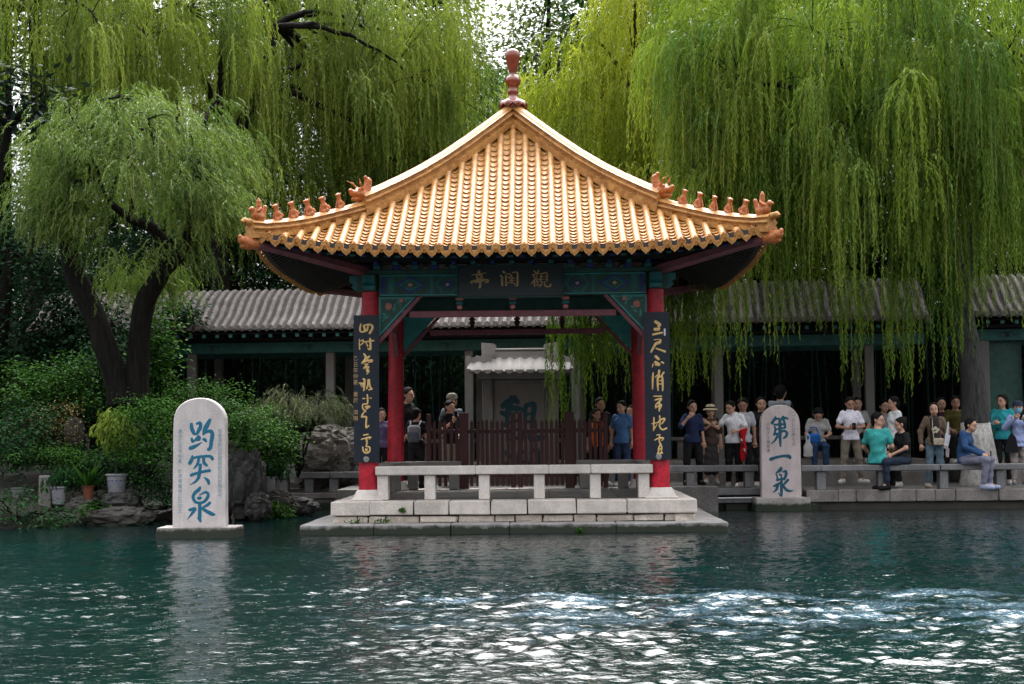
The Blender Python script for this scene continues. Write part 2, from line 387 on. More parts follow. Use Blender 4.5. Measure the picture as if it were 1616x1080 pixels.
# ================================================================== SETTING
# ---- water
SPR = [(.47, -11.9), (2.04, -11.8), (3.69, -11.7)]
def fbm2(x, y, seed, oct_=4, f0=1.):
    rr = np.random.default_rng(seed); o = np.zeros_like(x); a = 1.
    for k in range(oct_):
        for q in range(5):
            th = rr.uniform(0, 2*math.pi); f = f0*2**k*rr.uniform(.7, 1.3); o += a*np.sin(f*(x*math.cos(th)+y*math.sin(th)) + rr.uniform(0, 6.28))
        a *= .55
    return o/4
def make_water():
    xs = np.concatenate([np.linspace(-40, -9, 24)[:-1], np.arange(-9, 11, .034), np.linspace(11, 40, 24)])
    ys = [-60., -40., -26., -20., -18.2]; y = -17.0
    while y < 9: ys.append(y); y += .026 + .045*max(0, (y+16.5))/20
    ys += [9.2]
    ys = np.array(ys); X, Y = np.meshgrid(xs, ys, indexing='ij')
    rr = np.random.default_rng(3); Z = np.zeros_like(X)
    near = sum(np.exp(-(((X-a)/2.2)**2 + ((Y-b)/1.5)**2)) for a, b in SPR); near = np.clip(near, 0, 1.2)
    wide = np.exp(-(((X-1.9)/3.1)**2 + ((Y+13.5)/4.5)**2))
    edge = 1/(1+np.exp(-(-2.6 - Y)/1.2))
    amp = .5 + .46*wide + .12*near
    amp = amp*(.35 + .65*edge)
    gust = fbm2(X*.6, Y, 31, 3, 1.1); amp = amp*np.clip(.85 + .42*gust, .3, 1.7)
    fade = np.clip((Y+30)/5, 0, 1)*np.clip((40-np.abs(X))/10, 0, 1)
    wx = X + .16*fbm2(X, Y, 5, 4, .9); wy = Y + .16*fbm2(X, Y, 6, 4, .9)
    for lam0, n, sl in ((1.2, 6, .018), (.6, 9, .026), (.33, 14, .046), (.2, 22, .085), (.13, 22, .105)):
        for q in range(n):
            lam = lam0*rr.uniform(.75, 1.3); k = 2*math.pi/lam; th = rr.normal(math.pi/2, 1.0) + (math.pi if rr.random() < .5 else 0)
            Z += (sl/k*1.15)*np.sin(k*(wx*math.cos(th)+wy*math.sin(th)) + rr.uniform(0, 6.28))/math.sqrt(n)*1.9
    Z = Z*amp
    foam = np.zeros_like(X)
    turb = fbm2(X*1.0, Y*1.4, 9, 3, 14.)
    for i, (a, b) in enumerate(SPR):
        g = np.exp(-(((X-a)/.42)**2 + ((Y-b)/.38)**2)); Z += g*(.05 + .012*turb)
        ring = np.exp(-(((X-a)/1.25)**2 + ((Y-b)/.5)**2))
        foam = np.maximum(foam, ring)
    churn = np.exp(-(((X-2.5)/3.5)**4 + ((Y+12.9)/1.9)**2))
    foam = np.maximum(foam*.95, .78*churn)
    Z += churn*(.0065*fbm2(X*.9, Y*1.2, 41, 3, 20.) + .008*fbm2(X, Y, 42, 2, 8.))
    t2 = fbm2(X + .2*turb, Y*1.5, 21, 4, 7.)
    fm = np.clip((foam - .58 + .42*t2)*1.1, 0, 1)
    Z *= fade
    a, b = X.shape; I = np.arange(a*b).reshape(a, b)
    F = np.stack([I[:-1, :-1], I[1:, :-1], I[1:, 1:], I[:-1, 1:]], -1).reshape(-1, 4)
    m, nt, bs = _new('pond_water')
    n = _noise(nt, .5, 2); base = _ramp(nt, n.outputs[0], [(.3, (.0006, .0075, .0085)), (.7, (.0008, .0135, .0135))]).outputs[0]
    at_ = nt.nodes.new('ShaderNodeAttribute'); at_.attribute_name = 'foam'
    fn = _noise(nt, 30, 5, .75, stretch=(1, 1.6, 1)); fr = _ramp(nt, fn.outputs[0], [(.5, (0, 0, 0)), (.63, (1, 1, 1))])
    mm = nt.nodes.new('ShaderNodeMath'); mm.operation = 'MULTIPLY'; nt.links.new(at_.outputs['Fac'], mm.inputs[0]); nt.links.new(fr.outputs[0], mm.inputs[1])
    c = _mix(nt, at_.outputs['Fac'], base, (.02, .07, .11)); c = _mix(nt, mm.outputs[0], c, (.42, .5, .56))
    nt.links.new(c, bs.inputs['Base Color'])
    rg = nt.nodes.new('ShaderNodeMath'); rg.operation = 'MULTIPLY_ADD'; rg.inputs[1].default_value = .4; rg.inputs[2].default_value = .02
    nt.links.new(mm.outputs[0], rg.inputs[0]); nt.links.new(rg.outputs[0], bs.inputs['Roughness'])
    bs.inputs['IOR'].default_value = 1.45; bs.inputs['Specular IOR Level'].default_value = .6
    bn = _noise(nt, 16, 3, .6, stretch=(.8, 1.2, 1)); _bump(nt, bs, bn.outputs[0], .55, .016)
    o = np_mesh('pond_water', np.stack([X, Y, Z], -1).reshape(-1, 3), F, m, attr={'foam': fm.ravel()})
    tag(o, kind='structure')
make_water()

# ---- ground: one sheet with the pond basin pressed into it
def in_pond(x, y):
    """signed depth into the pond (positive = inside), metres"""
    left = max(-15, -6.7 + 1.1*y) if y < 0 else -6.7 + .62*y
    far = 2.95 if x > 5.1 else 3.5 if x > 2.6 else (5.2 if x < -2.9 else 3.2)
    if -2.6 < x < 2.6: far = 2.4
    return min(x - left, 17 - x, y + 23.5, far - y)
def ground_z(x, y):
    d = in_pond(x, y)
    if d > 0: return max(-.9, -.9*d/.4) if d < .4 else -.9
    if x < -3.2: 
        q = min(1, max(0, -d/3)); return .02 + .75*q if y < 9 else .8
    return .3
def make_ground():
    xs = np.concatenate([[-300, -120, -60, -30, -18], np.arange(-13, 19, .25), [24, 40, 80, 150, 300]]); ys = np.concatenate([[-300, -120, -60, -34], np.arange(-27, 12, .25), [15, 22, 40, 90, 200, 400]])
    P = [[(x, y, ground_z(x, y) + (.04*mnoise.noise((x*1.3, y*1.3, 0)) if x < -3.4 else 0)) for y in ys] for x in xs]
    mb = MB(); mb.grid(P, flip=True); o = mb.build('ground', 'soil', smooth=True); tag(o, kind='structure')
make_ground()
mb = MB(); mb.box(5.03, 17.5, 2.98, 6.9, -.2, .337); mb.box(3.45, 5.02, 3.62, 6.9, -.2, .335); mb.box(-3.2, 3.45, 2.66, 6.9, -.2, .425); mb.box(-6.5, -3.2, 5.35, 6.9, -.2, .36)
o = mb.build('pavement', 'paving'); tag(o, kind='structure')

# ================================================================== PAVILION
A = 2.1
pav = thing('pavilion', 'red-columned waterside pavilion with yellow glazed pyramid roof on white stone plinth', 'pavilion')
def course(name, half, z0, z1, mat, lens, ch=.012, jit=.006, depth=.35, gap=.006, parent=pav, skip_back=False, recm=.012):
    mb = MB()
    mb.box(-half+.07, half-.07, -half+.07, half-.07, z0-.01, z1-.012, 1)
    for side in range(3 if skip_back else 4):
        c, s = [(1, 0), (0, 1), (0, -1), (-1, 0)][side]
        x = -half
        while x < half-.02:
            L = random.uniform(*lens); x1 = x+L
            if half-x1 < lens[0]*.6: x1 = half
            t = MB(); rec = random.uniform(0, recm)
            t.box(x+gap/2, x1-gap/2, -half+rec, -half+depth, z0+random.uniform(0, .01), z1 - random.uniform(0, .005), 0, ch, jit)
            mb.add([(px*c - py*s, px*s + py*c, pz) for px, py, pz in t.v], t.f, 0); x = x1
    return mb.build(name, [mat, 'joint'], parent)
course('plinth_footing', 2.97, -.75, .135, 'plinth_stone', (.8, 1.5), depth=.6, jit=.004)
course('rubble_course', 2.56, .13, .232, 'rubble_stone', (.16, .6), depth=.3, jit=.014, ch=.016, gap=.014, recm=.04)
course('plinth_cap', 2.59, .238, .44, 'white_stone', (.5, .85), depth=.55, jit=.005, gap=.018, recm=.02)
mb = MB()
for i in range(-4, 4):
    for j in range(-4, 4):
        mb.box(i*.51+.004, i*.51+.506, j*.51+.004, j*.51+.506, .40, .437 + random.uniform(0, .003), 0, .003)
mb.build('floor_paving', 'floor_stone', pav)

def column(x, y):
    tx, ty = x*.985, y*.985
    mb = MB(); mb.tube([(x, y, .57), (x*.996, y*.996, 1.4), (tx, ty, 3.45)], [.142, .14, .126], 28)
    c = mb.build('column', 'red', pav, smooth='auto')
    mb = MB(); mb.box(x-.235, x+.235, y-.235, y+.235, .436, .47, 0, .012); mb.lathe([(.225, .47), (.215, .5), (.185, .56), (.165, .59), (.15, .592)], 28, (x, y, 0))
    mb.build('column_base', 'white_stone2', c, smooth='auto')
for x in (-A, A):
    for y in (-A, A): column(x, y)

# painted beams between the column heads (pattern kept inside the mesh)
def beam_side(rot):
    c, s = [(1, 0), (0, 1), (-1, 0), (0, -1)][rot]
    T = lambda mb_: [(x*c-y*s, x*s+y*c, z) for x, y, z in mb_.v]
    mb = MB(); yb = -A*.985
    mb.box(-1.94, 1.94, yb-.09, yb+.09, 3.387, 3.70, 0, .008)
    f = yb-.09
    for sx in (-1, 1):
        X = lambda px: (px - 809)/110.
        def patch(poly, lay, mi):
            poly = [(sx*a, b) for a, b in poly]
            if sx < 0: pass
            mb.prism(poly, f-.003*lay, f+.01, mi)
        z0, z1, zc = 3.41, 3.68, 3.545
        patch([(1.72, z0), (1.80, z0), (1.80, z1), (1.72, z1)], 1, 1); patch([(1.84, z0), (1.9, z0), (1.9, z1), (1.84, z1)], 1, 2)
        patch([(1.24, zc), (1.48, z0+.005), (1.70, zc), (1.48, z1-.005)], 1, 2); patch([(1.3, zc), (1.48, z0+.04), (1.65, zc), (1.48, z1-.04)], 2, 1); patch([(1.36, zc), (1.48, z0+.08), (1.6, zc), (1.48, z1-.08)], 3, 3); patch([(1.44, zc), (1.48, zc-.03), (1.52, zc), (1.48, zc+.03)], 4, 4)
        patch([(1.15, z0), (1.19, z0), (1.19, z1), (1.15, z1)], 1, 1)
        patch([(.74, zc), (.86, z0), (1.02, z0), (1.12, zc), (1.02, z1), (.86, z1)], 1, 1); patch([(.79, zc), (.88, z0+.03), (1.0, z0+.03), (1.08, zc), (1.0, z1-.03), (.88, z1-.03)], 2, 3); patch([(.84, zc), (.94, z0+.07), (1.04, zc), (.94, z1-.07)], 3, 2); patch([(.91, zc), (.94, zc-.025), (.97, zc), (.94, zc+.025)], 4, 4)
        for k in range(5):
            xk = .06 + .14*k; patch([(xk, zc), (xk+.07, z0+.02), (xk+.14, zc), (xk+.07, z1-.02)], 1, 1 + k % 2)
        for zz in (3.39, 3.675): patch([(0.0, zz), (1.92, zz), (1.92, zz+.016), (0.0, zz+.016)], 5, 5)
    o = MB(); o.v = T(mb); o.f = mb.f; o.m = mb.m
    o.build('painted_beam', ['dark_green', 'teal', 'blue', 'dark_green', 'old_gold', 'teal_light'], pav)
    # plate above the beam with scroll blocks and bracket sets
    mb = MB(); mb.box(-2.2, 2.2, yb-.14, yb+.14, 3.703, 3.765, 0, .006)
    for k in range(-7, 8):
        x = k*.28; mb.box(x-.05, x+.05, yb-.2, yb+.1, 3.768, 3.82, 1 + (k % 2), .006); mb.box(x-.035, x+.035, yb-.3, yb+.1, 3.823, 3.87, 2 - (k % 2), .006)
    mb.box(-2.25, 2.25, yb-.13, yb+.13, 3.873, 3.985, 3, .01)
    o = MB(); o.v = T(mb); o.f = mb.f; o.m = mb.m; o.build('bracket_set', ['dark_green', 'blue', 'teal', 'dark_wood'], pav)
    # hanging rail with short posts and flower bosses
    mb = MB(); mb.box(-1.5, 1.5, yb-.035, yb+.035, 3.075, 3.166, 0, .006)
    for xx in (-.77, 0, .77):
        mb.box(xx-.03, xx+.03, yb-.03, yb+.03, 3.168, 3.386, 1, .004)
        mb.box(xx-.055, xx+.055, yb-.055, yb+.03, 3.25, 3.31, 2, .02); mb.box(xx-.06, xx+.06, yb-.06, yb+.03, 3.315, 3.365, 3, .022)
        mb.box(xx-.04, xx+.04, yb-.05, yb+.03, 3.19, 3.245, 3, .018)
    o = MB(); o.v = T(mb); o.f = mb.f; o.m = mb.m; o.build('hanging_rail', ['rail_red', 'dark_red', 'teal', 'flower_pink'], pav)
    for sx in (-1, 1):
        mb = MB()
        tri = [(1.95, 3.383), (1.40, 3.383), (1.95, 2.79)]
        def sc(p, k): cx_, cz_ = 1.77, 3.2; return (sx*(cx_+(p[0]-cx_)*k), cz_+(p[1]-cz_)*k)
        mb.prism([sc(p, 1) for p in tri], yb-.02, yb+.02, 0); 
        mb.prism([sc(p, .80) for p in tri], yb-.026, yb-.021, 1)
        # carved flower and leaves
        for (fx, fz, fr) in ((1.80, 3.24, .055), (1.62, 3.325, .033)):
            for q in range(7):
                a = q*2*math.pi/7; mb.lathe([(fr*.42, -.01), (fr*.3, .006)], 8, (0, 0, 0), 2)
                n = 16; mb.v[-n:] = [(sx*(fx+fr*.62*math.cos(a)) + vx, yb-.032-vz, fz+fr*.62*math.sin(a)+vy) for vx, vy, vz in mb.v[-n:]]
            mb.lathe([(fr*.35, -.01), (fr*.2, .012)], 8, (0, 0, 0), 3); n = 16; mb.v[-n:] = [(sx*fx + vx, yb-.036-vz, fz+vy) for vx, vy, vz in mb.v[-n:]]
        for q in range(16):
            a = random.uniform(0, 1); b = random.uniform(0, 1-a); px = 1.9 - .34*a; pz = 3.34 - .36*b; t = random.uniform(0, 3.1); l = random.uniform(.03, .05)
            mb.prism([(sx*(px+l*math.cos(t)), pz+l*math.sin(t)), (sx*(px-.012*math.sin(t)), pz+.012*math.cos(t)), (sx*(px-l*math.cos(t)), pz-l*math.sin(t)), (sx*(px+.012*math.sin(t)), pz-.012*math.cos(t))], yb-.03, yb-.024, 0)
        mb.prism([(sx*1.375, 3.383), (sx*1.31, 3.383), (sx*1.93, 2.70), (sx*1.95, 2.76)], yb-.04, yb+.04, 4)
        o = MB(); o.v = T(mb); o.f = mb.f; o.m = mb.m
        o.build('spandrel_bracket', ['teal_light', 'dark_green', 'flower_pink', 'old_gold', 'rail_red'], pav)
        # beam nose carved beyond the column
        mb = MB(); mb.prism([(sx*2.0, 3.45), (sx*2.28, 3.47), (sx*2.34, 3.52), (sx*2.3, 3.56), (sx*2.37, 3.6), (sx*2.36, 3.68), (sx*2.0, 3.69)], yb-.085, yb+.085, 0)
        mb.prism([(sx*1.97, 3.46), (sx*2.16, 3.46), (sx*2.16, 3.68), (sx*1.97, 3.68)], yb-.18, yb-.08, 1)
        for zz in (3.5, 3.55, 3.6): mb.box(sx*2.065-.06, sx*2.065+.06, yb-.184, yb-.17, zz, zz+.014, 2)
        o = MB(); o.v = T(mb); o.f = mb.f; o.m = mb.m; o.build('beam_nose', ['teal', 'dark_green', 'teal_light'], pav)
for r_ in range(4): beam_side(r_)
# ceiling
mb = MB(); mb.box(-2.0, 2.0, -2.0, 2.0, 3.86, 3.9, 0); 
for k in range(-6, 7): mb.box(k*.32-.02, k*.32+.02, -2, 2, 3.82, 3.858, 1)
mb.build('ceiling', ['dark_wood', 'dark_green'], pav)

# ---- roof
PR = np.array([(0, 6.40), (.35, 6.05), (.7, 5.70), (1.05, 5.40), (1.4, 5.125), (1.9, 4.76), (2.2, 4.565), (2.7, 4.27), (3.1, 4.06), (3.57, 3.865), (3.9, 3.75)])
def prof(r): return np.interp(r, PR[:, 0], PR[:, 1])
_pc = np.polyfit(PR[:, 0], PR[:, 1], 4)
def roof_z(x, r):
    r = np.asarray(r, float); x = np.asarray(x, float)
    q = np.clip(np.abs(x)/np.maximum(r, 1e-3), 0, 1)
    return np.polyval(_pc, r) + .24*q**4*np.clip((r-1.6)/1.9, 0, 1.1)**2
E_ = 3.5
def roof_slope(rot):
    c, s = [(1, 0), (0, 1), (-1, 0), (0, -1)][rot]
    mb = MB(); sp = .1945; N = 18
    st = .112                                   # exposed length of a pan tile, in plan
    for k in range(-N, N+1):                    # cover-tile ribs
        xc = k*sp
        r0 = abs(xc) - .04; r1 = E_
        if r0 > r1-.06: continue
        r0 = max(r0, .06)
        n = max(3, int((r1-r0)/.09)); rs = np.linspace(r0, r1, n+1); P = []
        for i, rr_ in enumerate(rs):
            z = float(roof_z(xc, rr_)); row = []
            rad = .047 + (.003 if (i % 3) == 0 else 0)
            for j in range(9):
                a = math.pi*j/8; row.append((xc - rad*math.cos(a), -rr_, z + .018 + rad*math.sin(a)*1.05))
            P.append(row)
        mb.grid(P, 0, flip=True)
        # round end tile and its nail cap
        z = float(roof_z(xc, r1)); m_ = MB(); m_.lathe([(.058, 0), (.062, .01), (.062, .03), (.05, .036), (.046, .03), (.02, .03), (.016, .036)], 18)
        mb.add([(xc+vx, -r1-vz, z+.018+vy) for vx, vy, vz in m_.v], m_.f, 0)
        m_ = MB(); m_.lathe([(.02, 0), (.026, .02), (.016, .045), (.004, .052)], 8); mb.add([(xc+vx, -r1+.05+vy, z+.06+vz) for vx, vy, vz in m_.v], m_.f, 3)
    for k in range(-N, N):                      # pan-tile channels
        xc = (k+.5)*sp; r0 = max(abs(xc)-.1, .05); r1 = E_ + .02
        if r0 > r1-.05: continue
        n = max(1, int(round((r1-r0)/st))); P = []; js = np.linspace(-1, 1, 7)
        for i in range(n):                      # each tile laps over the next with an open lip
            ox, dz = random.uniform(-.003, .003), random.uniform(-.003, .003)
            for ra, lift in ((r0 + (r1-r0)*i/n - .035, -.012), (r0 + (r1-r0)*(i+1)/n, .02+dz), (r0 + (r1-r0)*(i+1)/n, .006+dz)):
                P.append([(xc + ox + j*.068, -ra, float(roof_z(xc, ra)) + lift + .034*(j*j) - .026) for j in js])
        mb.grid(P, 0, flip=True)
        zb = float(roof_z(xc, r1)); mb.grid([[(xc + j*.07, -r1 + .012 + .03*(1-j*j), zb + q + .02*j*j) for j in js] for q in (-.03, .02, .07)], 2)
        # pointed drip tile
        z = float(roof_z(xc, r1)); pts = [(-.085, .02), (-.07, -.02), (-.05, -.055), (-.02, -.078), (0, -.098), (.02, -.078), (.05, -.055), (.07, -.02), (.085, .02), (.045, -.012), (0, -.022), (-.045, -.012)]
        m_ = MB(); m_.prism([(xc+a, z+b) for a, b in pts], -r1-.034, -r1-.01, 1); mb.add(m_.v, m_.f, 1)
        m_ = MB(); m_.prism([(xc+a*.55, z-.022+(b+.022)*.6) for a, b in pts], -r1-.04, -r1-.03, 4); mb.add(m_.v, m_.f, 4)
    # bed under the tiles
    P = []
    for rr_ in np.linspace(.05, E_, 14): P.append([(q*rr_, -rr_, float(roof_z(q*rr_, rr_)) - .03) for q in np.linspace(-1, 1, 25)])
    mb.grid(P, 0, flip=True)
    o = MB(); o.v = [(x*c-y*s, x*s+y*c, z) for x, y, z in mb.v]; o.f = mb.f; o.m = mb.m
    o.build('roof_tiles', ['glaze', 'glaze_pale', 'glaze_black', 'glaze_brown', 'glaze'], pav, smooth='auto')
    # eaves: boards, rafters and their painted ends
    mb = MB(); P = []
    for rr_ in np.linspace(1.9, E_-.03, 6): P.append([(q*rr_, -rr_, float(roof_z(q*rr_, rr_)) - .085 - .02*(rr_ < 3)) for q in np.linspace(-1, 1, 25)])
    mb.grid(P, 0)
    for k in range(-21, 22):
        x = k*.155
        if abs(x) > 3.3: continue
        ra = max(2.0, abs(x)+.12); rb = 3.14; 
        if ra < rb:
            za, zb = float(roof_z(x, ra))-.15, float(roof_z(x, rb))-.15
            mb.add([(x-.032, -ra, za-.03), (x+.032, -ra, za-.03), (x+.032, -ra, za+.04), (x-.032, -ra, za+.04), (x-.032, -rb, zb-.03), (x+.032, -rb, zb-.03), (x+.032, -rb, zb+.04), (x-.032, -rb, zb+.04)], [(0, 1, 2, 3), (0, 4, 5, 1), (1, 5, 6, 2), (2, 6, 7, 3), (3, 7, 4, 0)], 0)
            mb.add([(x-.034, -rb-.002, zb-.032), (x+.034, -rb-.002, zb-.032), (x+.034, -rb-.002, zb+.042), (x-.034, -rb-.002, zb+.042)], [(0, 1, 2, 3)], 1)
        ra, rb = max(2.9, abs(x)+.05), 3.40
        if ra < rb:
            za, zb = float(roof_z(x, ra))-.1, float(roof_z(x, rb))-.10
            mb.add([(x-.036, -ra, za-.035), (x+.036, -ra, za-.035), (x+.036, -ra, za+.01), (x-.036, -ra, za+.01), (x-.036, -rb, zb-.035), (x+.036, -rb, zb-.035), (x+.036, -rb, zb+.01), (x-.036, -rb, zb+.01)], [(0, 1, 2, 3), (0, 4, 5, 1), (1, 5, 6, 2), (2, 6, 7, 3), (3, 7, 4, 0)], 0)
            mb.add([(x-.038, -rb-.002, zb-.037), (x+.038, -rb-.002, zb-.037), (x+.038, -rb-.002, zb+.012), (x-.038, -rb-.002, zb+.012)], [(0, 1, 2, 3)], 2 if k % 2 else 1)
    o = MB(); o.v = [(x*c-y*s, x*s+y*c, z) for x, y, z in mb.v]; o.f = mb.f; o.m = mb.m
    o.build('eave_rafters', ['dark_wood', 'teal', 'blue'], pav)
for r_ in range(4): roof_slope(r_)

def beast(name, kind, parent, loc, rz, sc=1.):
    """glazed ridge animals, facing local -y"""
    if kind == 'seat':
        caps = [((0, .03, .02), (0, .035, .10), .05, .045), ((0, .02, .1), (0, -.01, .17), .042, .032), ((0, -.01, .17), (0, -.02, .21), .03, .03), ((0, -.02, .22), (0, -.075, .215), .036, .018), ((-.022, .0, .24), (-.03, .01, .275), .012, .005), ((.022, 0, .24), (.03, .01, .275), .012, .005), ((-.028, -.02, .12), (-.03, -.045, .0), .018, .015), ((.028, -.02, .12), (.03, -.045, 0), .018, .015), ((0, .07, .03), (0, .11, .08), .022, .02), ((0, .11, .08), (0, .1, .12), .02, .01), ((-.04, .05, .03), (-.045, -.01, .0), .026, .018), ((.04, .05, .03), (.045, -.01, .0), .026, .018)]
    elif kind == 'rider':
        caps = [((0, .05, .05), (0, -.06, .07), .055, .05), ((0, .03, 0), (0, .0, .06), .05, .05), ((0, -.05, .08), (0, -.1, .15), .04, .035), ((0, -.1, .16), (0, -.15, .145), .03, .015), ((0, .02, .1), (0, .015, .2), .042, .035), ((0, .015, .22), (0, .01, .26), .036, .034), ((0, .01, .28), (0, .01, .31), .025, .015), ((0, .08, .06), (0, .12, .2), .04, .03), ((-.04, .02, .17), (-.055, -.04, .13), .02, .015), ((.04, .02, .17), (.055, -.04, .13), .02, .015)]
    else:                                        # dragon head with horns
        caps = [((0, .2, .02), (0, .12, .16), .11, .1), ((0, .12, .16), (0, -.02, .2), .1, .085), ((0, -.02, .2), (0, -.18, .2), .075, .05), ((0, -.18, .21), (0, -.22, .24), .05, .035), ((0, -.02, .12), (0, -.17, .1), .05, .03), ((0, .12, .2), (0, .16, .44), .08, .06), ((0, .16, .42), (0, .1, .5), .055, .03), ((-.05, -.06, .27), (-.06, -.02, .29), .03, .03), ((.05, -.06, .27), (.06, -.02, .29), .03, .03), ((-.06, .0, .28), (-.09, -.1, .38), .018, .014), ((-.09, -.1, .38), (-.1, -.24, .42), .014, .005), ((.06, 0, .28), (.09, -.08, .36), .018, .014), ((.09, -.08, .36), (.09, -.1, .46), .014, .005), ((0, .22, .2), (0, .26, .32), .05, .03), ((0, .25, .05), (0, .3, .2), .06, .03)]
    caps = [(np.array(a)*sc, np.array(b)*sc, ra*sc, rb*sc) for a, b, ra, rb in caps]
    G, lo = sdf_grid(caps, .009*max(sc, .9)); d = caps_sdf(G, caps, .02)
    d = d + .004*np.sin(G[..., 0]*160)*np.sin(G[..., 1]*150)*np.sin(G[..., 2]*170)
    V, Q = surface_nets(d, lo, .009*max(sc, .9))
    o = np_mesh(name, V, Q, 'glaze_brown', parent); o.location = loc; o.rotation_euler = (0, 0, rz); return o

_hip_top = [(0.031, 6.645), (.366, 6.328), (.711, 6.006), (1.055, 5.701), (1.389, 5.434), (1.68, 5.227), (1.961, 5.043), (2.19, 4.90)]
_hip_low = [(2.19, 4.765), (2.459, 4.65), (2.653, 4.57), (2.897, 4.475), (3.143, 4.40), (3.392, 4.345), (3.56, 4.335)]
protos = {}
for ci, (sx, sy) in enumerate(((-1, -1), (1, -1), (1, 1), (-1, 1))):
    nrm = Vector((sx*-sy if False else 1, 0, 0))
    d = Vector((sx, sy, 0)).normalized(); n = Vector((-d.y, d.x, 0))
    mb = MB()
    def band(pts, prof_, mi=0):
        P = []
        for t, z in pts:
            zs = float(roof_z(t, t)); c = Vector((sx*t, sy*t, 0)); row = []
            for a, b in prof_:
                zz = z + b if b > -.9 else zs - .05
                row.append(c + n*a + Vector((0, 0, zz)))
            P.append(row)
        mb.grid(P, mi, flip=False)
        for row, fl in ((P[0], 1), (P[-1], 0)):
            mb.add(row, [tuple(range(len(row))) if not fl else tuple(range(len(row)-1, -1, -1))], mi)
    def dens(pts, k=4):
        t = np.array(pts); s = np.linspace(0, len(t)-1, (len(t)-1)*k+1); return [(float(np.interp(q, range(len(t)), t[:, 0])), float(np.interp(q, range(len(t)), t[:, 1]))) for q in s]
    rib = lambda w_, h: [(-.14*w_, -1), (-.14*w_, -h*.72), (-.105*w_, -h*.68), (-.105*w_, -h*.55), (-.13*w_, -h*.53), (-.14*w_, -h*.46), (-.13*w_, -h*.39), (-.1*w_, -h*.37), (-.1*w_, -h*.26), (-.125*w_, -h*.24), (-.13*w_, -h*.2), (-.1*w_, -h*.17), (-.085*w_, -h*.12), (-.05*w_, -.012), (0, 0), (.05*w_, -.012), (.085*w_, -h*.12), (.1*w_, -h*.17), (.13*w_, -h*.2), (.125*w_, -h*.24), (.1*w_, -h*.26), (.1*w_, -h*.37), (.13*w_, -h*.39), (.14*w_, -h*.46), (.13*w_, -h*.53), (.105*w_, -h*.55), (.105*w_, -h*.68), (.14*w_, -h*.72), (.14*w_, -1)]
    band(dens(_hip_top), rib(1., .34)); band(dens(_hip_low), rib(.85, .26))
    # curled nose of the ridge
    t, z = _hip_low[-1]; c = Vector((sx*t, sy*t, z))
    mb.tube([c - d*.02 + Vector((0, 0, -.04)), c + d*.05 + Vector((0, 0, -.04)), c + d*.09 + Vector((0, 0, -.02)), c + d*.12 + Vector((0, 0, -.05))], [.055, .05, .042, .03], 10)
    rg = mb.build('hip_ridge', 'glaze', pav, smooth='auto')
    face = math.atan2(d.x, -d.y)                # local -y turned outwards
    for q, (t, kind) in enumerate(((3.46, 'rider'), (3.24, 'seat'), (3.05, 'seat'), (2.86, 'seat'), (2.67, 'seat'), (2.47, 'seat'))):
        z = float(np.interp(t, [p[0] for p in _hip_low], [p[1] for p in _hip_low])) - .012
        if kind not in protos:
            protos[kind] = beast('ridge_beast', kind, rg, (sx*t, sy*t, z), face, .86 if kind == 'seat' else .98)
        else:
            b = protos[kind].copy(); COL.objects.link(b); b.parent = rg; b.location = (sx*t, sy*t, z); b.rotation_euler = (0, 0, face + random.uniform(-.3, .3)); k = random.uniform(.9, 1.08); b.scale = (k*random.uniform(.85, 1.15), k, k)
    z = 4.70
    if 'dragon' not in protos: protos['dragon'] = beast('dragon_head', 'dragon', rg, (sx*2.19, sy*2.19, z), face, .86)
    else:
        b = protos['dragon'].copy(); COL.objects.link(b); b.parent = rg; b.location = (sx*2.19, sy*2.19, z); b.rotation_euler = (0, 0, face)
    # corner rafter with a beast-head cap
    mb = MB(); zc = float(roof_z(3.45, 3.45))
    mb.tube([Vector((sx*2.0, sy*2.0, zc-.42)), Vector((sx*3.2, sy*3.2, zc-.17)), Vector((sx*3.5, sy*3.5, zc-.13))], [.09, .085, .075], 6)
    mb.build('corner_rafter', 'rail_red', pav)
    caps = [((0, 0, 0), (0, -.1, .0), .085, .09), ((0, -.1, 0), (0, -.2, .03), .085, .06), ((0, -.2, .03), (0, -.24, .08), .045, .03), ((-.05, -.05, .07), (-.05, .0, .11), .03, .015), ((.05, -.05, .07), (.05, 0, .11), .03, .015), ((0, -.12, -.05), (0, -.2, -.05), .05, .03)]
    if 'cap' not in protos:
        G, lo = sdf_grid(caps, .012); dd = caps_sdf(G, caps, .02) + .004*np.sin(G[..., 0]*120)*np.sin(G[..., 1]*110)*np.sin(G[..., 2]*130); V, Q = surface_nets(dd, lo, .012)
        protos['cap'] = np_mesh('beast_cap', V, Q, 'glaze_brown', pav); b = protos['cap']
    else: b = protos['cap'].copy(); COL.objects.link(b)
    b.location = (sx*3.5, sy*3.5, zc-.13); b.rotation_euler = (0, 0, face)
